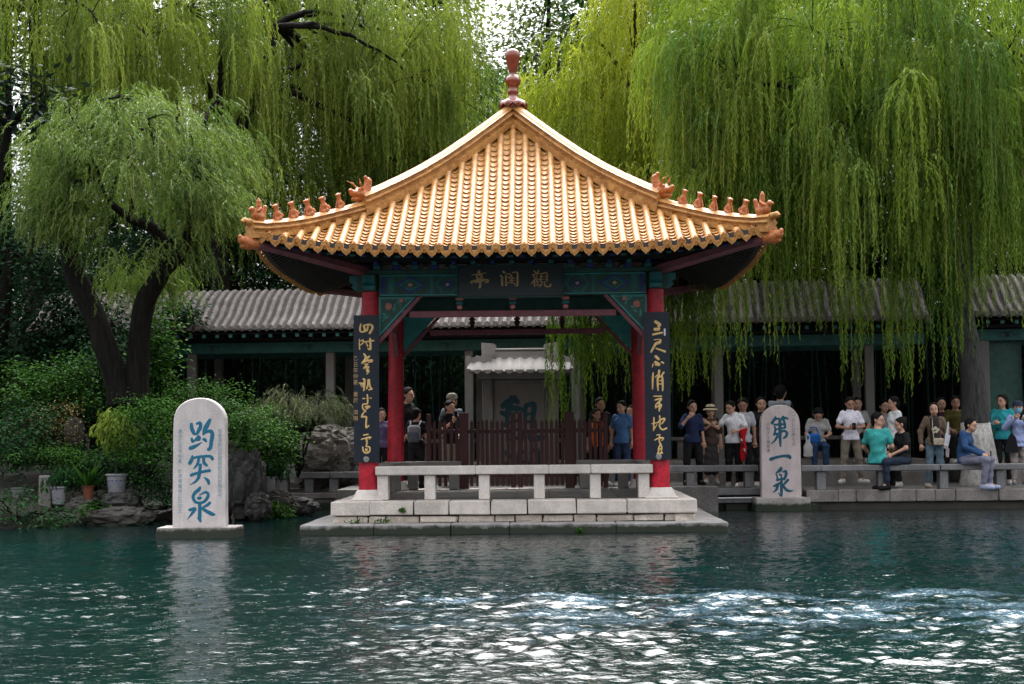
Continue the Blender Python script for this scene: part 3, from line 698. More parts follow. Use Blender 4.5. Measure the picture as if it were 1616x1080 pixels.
# finial
mb = MB()
prf = [(.16, 6.5), (.17, 6.60), (.13, 6.66), (.12, 6.70), (.075, 6.73), (.07, 6.78), (.085, 6.80), (.085, 6.84), (.07, 6.86), (.075, 6.9), (.1, 6.94), (.122, 6.98), (.122, 7.02), (.1, 7.06), (.06, 7.09), (.055, 7.11), (.06, 7.14), (.075, 7.2), (.1, 7.3), (.118, 7.38), (.12, 7.42), (.11, 7.465), (.08, 7.495), (.03, 7.512), (.0, 7.515)]
mb.lathe(prf, 28); fin = mb.build('roof_finial', 'glaze_red', pav, smooth=True)
mb = MB()
for q in range(8):
    a = q*math.pi/4 + math.pi/8; d = Vector((math.cos(a), math.sin(a), 0)); n = Vector((-d.y, d.x, 0))
    pet = [(.09, .0, 6.70), (.17, .085, 6.665), (.215, .075, 6.60), (.2, .0, 6.55)]
    L = [d*r_ + n*w_ + Vector((0, 0, z)) for r_, w_, z in pet]; Rr = [d*r_ - n*w_ + Vector((0, 0, z)) for r_, w_, z in pet]; C = [d*(r_+.035) + Vector((0, 0, z)) for r_, w_, z in pet]
    mb.grid([L, C, Rr]); 
mb.build('finial_petals', 'glaze_red', fin, smooth=True)

# ---- boards with writing
def xf(scale, ox, oy, Y, c):
    def place(x, y):
        p = at(ox + x/scale, oy + y/scale, Y); return (p.x - c[0], p.z - c[2])
    return place
def board(sx, strokes, label):
    xc = -2.115 if sx < 0 else 2.072
    loc = (xc, -2.27, 0.985); b = thing('couplet_board', label, 'sign', loc)
    mb = MB(); P0 = []; P1 = []
    hw = .183; H = 2.12
    for i in range(11):
        t = -1+.2*i; x = t*hw; y = .035*t*t
        P0.append((x, y)); P1.append((x, y+.035))
    front = [[(x, y, 0) for x, y in P0], [(x, y, H) for x, y in P0]]; back = [[(x, y, 0) for x, y in P1], [(x, y, H) for x, y in P1]]
    mb.grid(front, flip=False); mb.grid(back, flip=True)
    ring = [(x, y) for x, y in P0] + [(x, y) for x, y in P1[::-1]]
    n = len(ring); mb.add([(x, y, 0) for x, y in ring] + [(x, y, H) for x, y in ring], [tuple(range(n-1, -1, -1)), tuple(range(n, 2*n)), (10, 11, 11+n, 10+n), (21, 0, n, 21+n)])
    mb.build('board', 'navy', b)
    for st, pl in strokes:
        o = lettering('gilt_lettering', st, pl(loc), 'gold', b, depth=.007, res=.0055)
        me = o.data; co = np.empty(len(me.vertices)*3, np.float32); me.vertices.foreach_get('co', co); co = co.reshape(-1, 3); co[:, 1] += .035*(co[:, 0]/hw)**2; me.vertices.foreach_set('co', co.ravel())
    mb = MB(); mb.lathe([(.042, 0), (.042, .012), (.03, .022), (.0, .022)], 16); mb.v = [(vx, -vz, .045+vy) for vx, vy, vz in mb.v]; mb.build('mounting_boss', 'metal', b)
    return b
L1 = [[(120,140,20),(110,190,25),(115,235,25),(160,240,22)],[(160,170,25),(170,200,30),(165,235,15)],[(150,160,15),(230,145,30),(270,165,30),(265,210,30),(235,260,28)],[(215,170,22),(200,220,28),(170,240,14)],
 [(100,335,14),(100,400,16),(105,470,18)],[(120,360,18),(150,350,20),(145,390,20),(120,410,18)],[(150,375,15),(285,355,25)],[(240,330,25),(245,400,30),(245,470,28),(215,460,20)],[(190,385,18),(210,430,22)],
 [(160,530,22),(185,580,30),(130,655,15)],[(200,580,22),(235,560,20),(190,620,22),(150,650,18)],[(180,630,20),(260,610,25),(265,630,22),(220,640,15)],[(170,670,15),(210,665,22),(160,720,20),(220,700,25),(195,755,22),(225,752,25),(200,795,15)],
 [(95,910,15),(140,920,25),(110,940,12)],[(150,860,22),(170,870,28),(165,940,30),(160,1010,22)],[(130,960,15),(165,930,18)],[(215,870,20),(215,930,28),(195,990,18)],[(230,870,25),(240,960,25),(265,990,22),(225,1000,20)]]
L2 = [[(205,110,18),(208,160,24),(205,230,22),(150,235,18),(145,290,20),(185,330,22)],[(145,160,18),(172,160,18)],[(235,155,14),(258,155,16)],[(180,270,22),(235,265,26),(190,300,18)],
 [(160,340,20),(130,400,24),(190,400,26),(190,470,24),(190,540,26),(225,515,20)],
 [(155,640,18),(215,630,20)],[(125,695,16),(245,665,22),(230,690,18)],[(190,680,25),(200,740,25),(190,790,20)],[(145,800,22),(150,840,22),(180,875,20),(230,860,22),(235,800,22),(190,790,18)],[(180,820,16),(205,850,16)],[(205,820,14),(180,850,14)]]
R1 = [[(185,150,40),(240,190,45),(215,215,20)],[(180,250,45),(225,250,40),(235,235,25)],[(155,318,30),(275,292,28)],
 [(170,385,16),(250,385,20),(235,425,40),(190,440,35),(130,545,25)],[(195,500,20),(310,540,30)],
 [(190,605,38),(225,640,35)],[(185,680,38),(230,712,42),(185,715,20)],[(265,680,25),(290,692,25)],[(155,705,20),(145,745,12)],
 [(155,820,18),(150,900,28),(148,1030,18)],[(235,790,30),(225,870,30)],[(295,815,25),(270,850,20)],[(180,880,12),(205,850,14)],[(215,880,30),(215,970,28),(220,1050,20)],[(225,880,25),(270,870,30),(280,960,28),(280,1050,22)],[(240,920,15),(268,925,15)],[(235,965,15),(268,968,15)]]
R2 = [[(165,130,18),(265,130,20)],[(180,180,18),(240,165,25),(265,170,22),(225,210,25),(190,245,18),(190,285,20)],[(235,210,22),(240,260,24),(235,320,24)],[(190,280,18),(260,240,22),(250,290,18)],
 [(165,410,18),(165,480,22),(160,580,16)],[(140,490,14),(195,480,16)],[(170,560,15),(205,500,12)],[(210,480,18),(270,430,24),(310,430,24),(270,490,20)],[(240,390,20),(245,480,22),(240,530,22),(280,570,22),(330,550,25)],
 [(200,640,14),(245,635,18)],[(175,705,16),(230,680,22),(290,680,22),(270,710,16)],[(240,660,22),(235,720,22),(250,760,22),(230,800,22),(225,860,22)],[(250,750,18),(268,810,22),(225,830,16)],[(210,880,20),(275,875,22)],[(268,820,18),(262,870,18)]]
bl = board(-1, [(L1, lambda l: xf(8.3, 555, 495, -2.27, l)), (L2, lambda l: xf(8.3, 555, 610, -2.27, l))], 'navy board of gilt script with tiny side characters, on the red column nearest the rockery')
br = board(1, [(R1, lambda l: xf(8.3, 1012, 490, -2.27, l)), (R2, lambda l: xf(8.3, 1012, 610, -2.27, l))], 'navy board of gilt script with white paint chip, on the red column nearest the bridge')
font_text('signature_lettering', '乙丑年仲夏 書於 濟南', .075, (-.152, .012, 1.47), 'old_gold', bl)
mb = MB(); mb.box(.1, .125, .0, .02, 1.78, 1.88); mb.build('paint_chip', 'white_paint', br)
# name plaque
pl_loc = (-.022, -2.33, 3.35); pq = thing('name_plaque', 'dark lacquered name plaque with three gold characters 觀瀾亭 hung under the eaves', 'sign', pl_loc)
mb = MB(); mb.box(-.75, .75, 0, .05, 0, .445, 0, .006)
for a in ((-.755, .755, -.012, .05, -.018, -.001), (-.755, .755, -.012, .05, .446, .462), (-.768, -.752, -.012, .05, -.018, .462), (.752, .768, -.012, .05, -.018, .462)): mb.box(*a, 1, .004)
mb.build('board', ['plaque_black', 'dark_green'], pq)
PQ = [[(330,170,45),(330,200,35)],[(225,220,14),(430,190,18)],[(300,230,30),(310,275,30),(365,265,30),(370,225,25),(310,220,20)],[(225,330,40),(250,310,35),(440,290,30),(460,320,30),(420,330,20)],[(270,335,12),(390,315,14)],[(345,320,30),(350,380,35),(340,405,30)],
 [(690,175,40),(710,190,25)],[(650,230,30),(680,260,20)],[(665,280,30),(670,370,35)],[(722,230,25),(727,370,30)],[(735,205,18),(790,210,20),(785,250,16),(740,250,14)],[(820,185,20),(890,185,25),(892,300,34),(890,380,25),(850,360,15)],[(770,270,16),(850,265,16)],[(810,225,18),(810,345,20)],[(775,300,14),(845,297,14)],[(760,335,22),(795,322,12)],[(825,325,12),(850,345,20)],
 [(1130,160,20),(1170,190,22)],[(1200,150,22),(1180,200,18)],[(1110,220,18),(1210,195,18)],[(1125,240,20),(1150,280,22),(1095,345,20)],[(1135,290,18),(1140,390,20)],[(1130,302,14),(1220,282,14)],[(1135,338,12),(1215,322,12)],[(1140,380,16),(1225,362,16)],[(1175,230,16),(1185,370,14)],[(1235,210,20),(1235,320,20)],[(1240,205,18),(1320,190,22),(1320,310,24)],[(1240,245,11),(1310,240,11)],[(1240,285,11),(1310,280,11)],[(1260,320,18),(1240,370,18),(1200,398,12)],[(1290,320,20),(1300,385,24),(1370,385,26),(1375,350,18)]]
for PQc in (PQ[:6], PQ[6:16], PQ[16:]): lettering('gold_character', PQc, xf(9.234, 720, 410, -2.33, pl_loc), 'old_gold', pq, depth=.007, res=.0055)
pq.rotation_euler = (R(-4), 0, 0)

# ---- pavilion benches
def bench(label, x0, x1, y, zt, th, dep, legs, legw, mat, zf, rz=0, seams=(), group=None, cat='bench', legd=None):
    cx_ = (x0+x1)/2; b = thing('stone_bench', label, cat, (cx_, y, zf), rz, group)
    mb = MB(); xs = [x0] + list(seams) + [x1]
    for i in range(len(xs)-1): mb.box(xs[i]-cx_+.002, xs[i+1]-cx_-.002, -dep/2, dep/2, zt-th-zf, zt-zf, 0, .012, .002)
    mb.build('seat', mat, b)
    for lx in legs:
        mb = MB(); d_ = legd or dep*.72; mb.box(lx-cx_-legw/2, lx-cx_+legw/2, -d_/2, d_/2, 0.002, zt-th-zf-.003, 0, .01, .002); mb.build('leg', mat, b)
    return b
bench('long white stone bench spanning between the two board-hung red columns', -1.99, 1.99, -2.1, .925, .125, .36, [at(x, 760, -2.2).x for x in (604, 678.5, 764, 851, 939.5, 1016)], .155, 'white_stone2', .44, seams=(-.55, .5, 1.1), group='stone benches of the pavilion')
bench('side stone bench of the pavilion facing the 趵突泉 stone', -1.93, 1.93, 0, .92, .12, .34, (-1.7, -.9, 0, .9, 1.7), .15, 'granite', .44, R(90), group='stone benches of the pavilion').location = (-A, 0, .44)
bench('side stone bench of the pavilion facing the 第一泉 stone', -1.93, 1.93, 0, .92, .12, .34, (-1.7, -.9, 0, .9, 1.7), .15, 'granite', .44, R(90), group='stone benches of the pavilion').location = (A, 0, .44)
bench('rear pavilion bench in front of the backpack wearer', -1.95, -.98, 2.1, .92, .1, .3, (-1.8, -1.1), .17, 'granite', .44, group='stone benches of the pavilion')
bench('rear pavilion bench in front of the man in the orange vest', .98, 1.95, 2.1, .92, .1, .3, (1.12, 1.78), .17, 'granite', .44, group='stone benches of the pavilion')

# ---- picket fence and gate
fen = thing('picket_fence', 'dark red wooden picket fence with closed double gate behind the pavilion floor', 'fence', (0, 2.42, .43))
def fx(px): return at(px, 700, 2.42).x
for px, w_, h_ in ((732, .16, 1.32), (899, .16, 1.32), (677, .075, 1.3), (955.5, .075, 1.28)):
    mb = MB(); mb.box(fx(px)-w_/2, fx(px)+w_/2, -.06, .06, 0, h_, 0, .008); mb.build('post', 'dark_red', fen)
pk = [725+v/4.5 for v in (85, 130, 165, 198, 232, 268, 308, 345, 472, 512, 546, 583, 618, 655, 690, 730)] + [686, 694, 703, 712, 721, 907, 915, 923, 932, 940, 948]
for px in pk:
    x = fx(px); t = .028; mb = MB(); hh = 1.2 + random.uniform(-.015, .015); k = random.uniform(-.012, .012)
    mb.prism([(x-t, .05), (x+t, .05), (x+t+k, hh-.05), (x+k, hh), (x-t+k, hh-.05)], -.014, .014); mb.build('picket', 'dark_red', fen)
for px in (725+382/4.5, 725+432/4.5):
    mb = MB(); mb.box(fx(px)-.04, fx(px)+.04, -.03, .03, .02, 1.33, 0, .006); mb.build('gate_stile', 'dark_red', fen)
for a, b in ((738, 806), (825, 893), (680, 727), (904, 953)):
    for zz in (.96, .2):
        mb = MB(); mb.box(fx(a), fx(b), .016, .05, zz, zz+.07, 0, .005); mb.build('rail', 'dark_red', fen)
# ================================================================== STONES, BANKS, GALLERY
def stele(name, label, loc, w_, h_, th, mat, basew, based, baseh, z0, mat_base, arch=True, rz=0):
    s = thing(name, label, 'stone stele', loc, rz)
    mb = MB(); n = 20; r = w_/2; poly = [(-r, 0), (r, 0)]
    top = .36 if arch else .1
    for i in range(n+1):
        a = math.pi*i/n; x = r*math.cos(a); z = h_-top + top*math.sin(a)**.85
        poly.append((x*.975, z))
    # subdivided outline with slightly weathered edge
    out = []
    for i in range(len(poly)):
        a, b = Vector(poly[i]), Vector(poly[(i+1) % len(poly)]); k = max(1, int((b-a).length/.08))
        for q in range(k):
            p = a + (b-a)*q/k; nz = mnoise.noise((p.x*7, p.y*7, loc[0])); f = 1 + .012*nz; out.append((p.x*f, p.y if p.y < .01 else p.y + .006*nz))
    m = len(out)
    for (y, k) in ((0.012, 1.0), (0, .985), (th, .985)): pass
    rings = [(0, .975), (.014, 1.), (th-.02, 1.), (th, .98)]
    vs = []; fs = []
    for y, k in rings:
        for x, z in out: vs.append((x*k, y, h_*.5 + (z-h_*.5)*(1-(1-k)*.5) if z > .01 else z))
    for i in range(3):
        for j in range(m): fs.append((i*m+j, i*m+(j+1) % m, (i+1)*m+(j+1) % m, (i+1)*m+j))
    fs += [tuple(range(m-1, -1, -1)), tuple(range(3*m, 4*m))]
    mb.add(vs, fs); mb.build('slab', mat, s)
    mb = MB(); bm = bmesh.new(); bmesh.ops.create_cube(bm, size=1); 
    bmesh.ops.subdivide_edges(bm, edges=list(bm.edges), cuts=7, use_grid_fill=True)
    for v in bm.verts:
        x, y, z = v.co; tp = 1 - .06*(z+.5); q = Vector((x*basew*tp, y*based*tp + th/2, (z-.5)*(baseh) + .0))
        nn = mnoise.noise_vector((q.x*5+loc[0], q.y*5, q.z*5)); 
        v.co = q + nn*.012*(1 if z < .49 else .35)
    bm.verts.index_update(); mb.add([v.co.copy() for v in bm.verts], [tuple(v.index for v in f.verts) for f in bm.faces]); bm.free()
    mb.build('base', mat_base, s, bevel=.012)
    return s
l1 = (-4.30, -3.3, .146)
s1 = stele('inscribed_stele', 'whitish round-topped stele with bright blue characters 趵突泉 standing in the water before the rockery shrubs', l1, .735, 1.765, .2, 'stele_stone', 1.14, .62, .42, 0, 'stele_base')
Bq = 982
T1 = [[(315,440,50),(320,500,60),(345,560,60),(360,592,35)],[(400,430,38),(450,420,52),(455,480,58),(425,540,58),(400,588,40),(350,590,36)],[(320,665,42),(335,705,48),(365,690,32),(425,635,55),(430,670,58),(380,690,20)],[(300,810,58),(340,795,62),(400,765,48),(480,718,10)],[(600,375,52),(560,450,72),(520,530,66),(500,600,28)],[(500,590,38),(560,550,48),(620,550,58),(640,600,62),(625,700,62),(610,800,58),(580,828,52)],[(490,670,22),(520,675,52),(540,702,38)],
 [(330,935,35),(320,990,58),(290,1040,56)],[(330,962,38),(450,940,40),(600,935,45),(640,972,55)],[(430,960,45),(415,Bq+60,44),(380,Bq+115,34),(345,Bq+150,12)],[(505,960,45),(510,Bq+50,52),(550,Bq+92,46)],[(455,Bq+88,52),(445,Bq+180,54),(430,Bq+270,52),(380,Bq+345,38),(285,Bq+400,7)],[(315,Bq+245,52),(380,Bq+220,44),(500,Bq+190,44),(595,Bq+175,50)],[(515,Bq+280,18),(570,Bq+330,52),(585,Bq+375,42)],
 [(450,Bq+432,32),(430,Bq+470,58),(370,Bq+520,52),(340,Bq+580,48),(360,Bq+640,48),(400,Bq+672,42),(500,Bq+665,44),(560,Bq+600,52),(575,Bq+540,48),(530,Bq+510,38),(440,Bq+555,18)],[(410,Bq+600,28),(440,Bq+602,56),(465,Bq+596,28)],[(445,Bq+680,50),(445,Bq+800,58),(445,Bq+900,58),(455,Bq+965,32)],[(405,Bq+905,14),(440,Bq+945,28)],[(290,Bq+785,46),(370,Bq+765,48),(340,Bq+820,48),(250,Bq+935,7)],[(600,Bq+675,44),(560,Bq+710,48),(490,Bq+748,26)],[(490,Bq+765,42),(560,Bq+810,56),(640,Bq+850,58),(680,Bq+857,22)]]
lettering('blue_lettering', T1, xf(9.822, 270, 625, -3.3, l1), 'teal_ink', s1, depth=.004, res=.005)
font_text('side_inscription', '歲次乙丑年仲夏 於濟南重修立石記之', .062, (-.262, -.003, 1.285), 'thin_ink', s1, spacing=1.1)
font_text('side_inscription', '钦差巡抚山东都御史大同胡缵宗书', .062, (.285, -.003, 1.285), 'thin_ink', s1, spacing=1.02)
l2 = (4.585, 2.9, .225)
s2 = stele('inscribed_stele', 'pinkish round-topped stele with deep blue characters 第一泉 in the water by the slab bridge', l2, .70, 1.62, .2, 'stele_stone2', 1.0, .55, .45, 0, 'stele_base')
Dq = 840
T2 = [[(410,272,28),(390,320,56),(340,395,56)],[(400,315,46),(480,310,40)],[(550,275,46),(520,320,40)],[(545,285,40),(600,298,46),(638,312,36)],[(560,330,46),(578,390,46)],[(385,425,44),(590,415,44)],[(390,470,40),(405,490,40)],[(400,520,36),(590,482,40)],[(580,400,44),(590,480,44)],[(400,520,40),(395,580,46),(380,612,46)],[(490,350,60),(490,500,64),(495,700,56),(500,832,34)],[(390,602,44),(480,592,44),(560,540,44),(620,575,52),(610,640,52),(560,680,36)],[(440,650,54),(390,732,38),(328,782,20)],
 [(320,Dq+238,70),(400,Dq+210,56),(550,Dq+178,52),(660,Dq+185,68),(680,Dq+212,60)],
 [(510,Dq+398,38),(500,Dq+440,74),(430,Dq+492,34)],[(415,Dq+512,26),(440,Dq+580,32),(450,Dq+640,38)],[(545,Dq+478,28),(600,Dq+470,56),(605,Dq+540,56),(570,Dq+620,46)],[(430,Dq+632,36),(570,Dq+604,44)],[(490,Dq+530,40),(520,Dq+545,36),(515,Dq+565,25)],[(520,Dq+600,46),(520,Dq+750,56),(520,Dq+860,56),(525,Dq+942,28)],[(460,Dq+872,14),(500,Dq+925,36)],[(375,Dq+750,36),(440,Dq+720,54),(510,Dq+672,26)],[(455,Dq+725,54),(420,Dq+820,46),(348,Dq+875,8)],[(640,Dq+632,52),(590,Dq+690,46),(545,Dq+735,26)],[(552,Dq+740,46),(610,Dq+818,56),(680,Dq+842,42),(750,Dq+830,8)]]
lettering('blue_lettering', T2, xf(12, 1190, 635, 2.9, l2), 'teal_ink2', s2, depth=.004, res=.005)
font_text('side_inscription', '一九八三年七月', .075, (.23, -.003, 1.40), 'grey_stone', s2, spacing=1.12)
font_text('side_inscription', '大明子王鐘霖書', .068, (-.215, -.003, 1.25), 'grey_stone', s2, spacing=1.12)

# ---- roofed stele 觀瀾 behind the pavilion
l3 = (.005, 5.0, .425); sh = thing('roofed_stele', 'stone tablet with teal characters under a small pale tiled roof behind the picket fence', 'stone stele', l3)
mb = MB(); 
for s_ in (-1, 1):
    mb.box(s_*.62-.1, s_*.62+.1, -.14, .14, 0, 1.98, 0, .012); mb.box(s_*.62-.065, s_*.62+.065, -.17, -.143, 1.62, 1.88, 0, .006)
mb.box(-.75, .75, -.2, .2, -.02, .25, 0, .02)
mb.build('frame', 'granite', sh)
mb = MB(); mb.box(-.515, .515, -.06, .06, .26, 1.97, 0, .01); mb.box(-.46, .46, -.075, -.062, .3, 1.9, 1, .006); tb = mb.build('tablet', ['grey_stone', 'granite'], sh)
mb = MB(); mb.prism([(-.78, 1.985), (.78, 1.985), (.84, 2.11), (-.84, 2.11)], -.26, .26); mb.build('lintel', 'grey_stone', sh)
mb = MB(); NR = 10
for sgn in (-1, 1):
    P = []
    for i in range(7):
        t = i/6; y = -.40 + .30*t; z = 2.13 + .25*t**.8
        P.append([(x, sgn*-y if sgn > 0 else y, z + .03*abs(x)**3*(1-t) + .016*math.cos(x*2*math.pi/.194)) for x in np.linspace(-1.0 + .14*t, 1.0 - .14*t, 61)])
    mb.grid(P, 0, flip=sgn < 0)
    for k in range(NR):
        x = -.9 + k*.2; pts = []
        for i in range(5):
            t = i/4; pts.append((x*(1-.1*t), sgn*(.42 - .30*t)*-1 if sgn < 0 else (.42 - .3*t), 2.155 + .25*t**.8 + .03*abs(x)**3*(1-t)))
        mb.tube(pts, [.05]*5, 10)
        p = pts[0]; mb.lathe([(.056, -.0), (.056, .012), (.04, .012), (.036, .006), (0, .006)], 14); mb.v[-70:] = [(p[0]+vx, p[1]+(-1 if p[1] < 0 else 1)*vz, p[2]+vy) for vx, vy, vz in mb.v[-70:]]
for x in np.linspace(-.9, .7, 9): pass
mb.box(-.98, .98, -.38, .38, 2.112, 2.14, 0, .008)
for k in range(9):
    x = -.8 + k*.2; mb.prism([(x-.085, 2.15), (x-.05, 2.095), (x, 2.075), (x+.05, 2.095), (x+.085, 2.15)], -.43, -.39)
mb.build('roof', 'pale_granite', sh, smooth='auto')
mb = MB(); mb.box(-.48, .48, -.075, .075, 2.34, 2.52, 0, .012); mb.box(-.5, .5, -.095, .095, 2.525, 2.565, 0, .01); mb.box(-.5, .5, -.09, .09, 2.37, 2.40, 0, .006)
for s_ in (-1, 1):
    mb.prism([(s_*.47, 2.3), (s_*.47, 2.46), (s_*.45, 2.62), (s_*.5, 2.66), (s_*.73, 2.68), (s_*.72, 2.3)], -.09, .09)
    mb.prism([(s_*.53, 2.30), (s_*.53, 2.46), (s_*.98, 2.38), (s_*.98, 2.24)], -.22, -.08); mb.prism([(s_*.93, 2.2), (s_*.93, 2.42), (s_*1.02, 2.43), (s_*1.02, 2.22)], -.235, -.07)
mb.build('ridge', 'pale_granite', sh)
T3 = [[(310,500,40),(360,470,50),(340,560,40)],[(380,440,50),(410,470,40)],[(360,520,40),(410,520,45),(370,560,20)],[(430,520,35),(450,530,30)],[(300,545,30),(345,580,30),(320,640,18)],[(470,500,30),(530,490,40),(520,590,35),(515,690,30)],[(340,600,25),(345,740,30)],[(340,620,20),(425,600,22)],[(350,680,20),(425,665,22)],[(345,740,22),(430,722,24)],[(385,600,20),(388,730,20)],[(470,500,30),(465,640,26)],[(470,560,20),(520,552,20)],[(470,615,20),(520,605,20)],[(470,660,26),(440,760,18)],[(500,690,26),(510,735,40),(590,720,40)],
 [(340,830,40),(355,860,30)],[(330,910,36),(350,940,26)],[(350,980,20),(330,1060,30)],[(420,840,24),(415,1060,30)],[(430,830,22),(470,830,22),(470,890,20),(430,890,16)],[(505,830,22),(555,815,28),(555,1000,32),(550,1060,30)],[(450,920,20),(530,910,20)],[(490,900,22),(490,1050,24)],[(460,960,18),(520,955,18)]]
lettering('teal_lettering', [[(x, y, w_) for x, y, w_ in st] for st in T3], lambda x, y: (lambda p: (p.x-l3[0], p.z-l3[2]))(at(725+x/4.5, 530+y/4.5, 5.0)), 'dim_ink', tb, depth=.006, res=.01).location = (0, -.078, 0)

# ---- retaining wall and benches on the right bank
def bank_wall(name, label, x0, x1, y, zt, zm, rz=0):
    b = thing(name, label, 'retaining wall', (x0, y, 0), rz)
    mb = MB(); x = 0; L = x1-x0
    mb.box(0, L, .05, .4, -.8, zt-.03, 1)
    while x < L-.01:
        q = min(L, x+random.uniform(.3, .75)); mb.box(x+.004, q-.004, 0+random.uniform(0, .012), .4, zm+.004, zt+random.uniform(-.003, .003), 0, .012, .004); x = q
    x = 0
    while x < L-.01:
        q = min(L, x+random.uniform(.5, 1.1)); mb.box(x+.005, q-.005, .03+random.uniform(0, .03), .42, -.8, zm-.008, 0, .018, .008); x = q
    mb.build('masonry', ['bank_stone', 'joint'], b); return b
bank_wall('embankment_wall', 'mossy grey stone embankment wall under the benches right of the 第一泉 stone', 5.02, 17.5, 2.9, .345, .13)
bx = lambda px: at(px, 740, 3.1).x
bench('grey stone bench seating the teal-shirted man and the woman in black', bx(1262), bx(1480), 3.1, .775, .105, .34, [bx(1294), bx(1391)], .16, 'grey_stone', .34, seams=(bx(1293),), group='grey stone benches along the pond edge')
bench('grey stone bench seating the man in the blue jacket', bx(1481), bx(1660), 3.1, .775, .105, .34, [bx(1487), bx(1576)], .15, 'grey_stone', .34, group='grey stone benches along the pond edge')
bench('grey stone bench on the small bridge before the woman in the straw hat', bx(1056), bx(1200), 3.5, .78, .11, .32, [bx(1092), bx(1185)], .15, 'grey_stone', .385, group='grey stone benches along the pond edge')
br_ = thing('slab_bridge', 'low dark stone slab bridge joining the pavilion to the right bank', 'bridge', (3.3, 3.3, 0))
mb = MB(); mb.box(-.75, 1.75, .0, .45, .25, .38, 0, .015); mb.build('deck', 'grey_stone', br_)
mb = MB(); mb.box(-.1, 1.75, -.06, -.01, .12, .2, 0, .01); mb.build('edge_beam', 'grey_stone', br_)
mb = MB(); mb.box(.35, .75, .0, .35, -.8, .118, 0, .02); mb.build('pier', 'bank_stone', br_)
mb = MB(); mb.tube([(-.1, -.09, .205), (1.6, -.09, .215)], .013, 8); mb.build('water_pipe', 'white_paint', br_)
# left bank: short walkway with bench
mb = MB(); wl = thing('walkway_wall', 'low shaded stone walkway edge beside the rockery left of the pavilion', 'retaining wall', (-4.6, 4.9, 0))
mb.box(.0, 2.1, 0, .5, .19, .30, 0, .015); mb.box(-.25, 2.1, .06, .5, -.8, .185, 0, .02); mb.build('masonry', 'bank_stone', wl)
lb = lambda px: at(px, 750, 5.1).x
bench('dark stone bench in front of the rough rock wall left of the pavilion', lb(437), lb(566), 5.1, at(500, 745, 5.1).z, .12, .34, [lb(449), lb(489), lb(528)], .17, 'grey_stone', .3, seams=(lb(522),), group='grey stone benches along the pond edge')

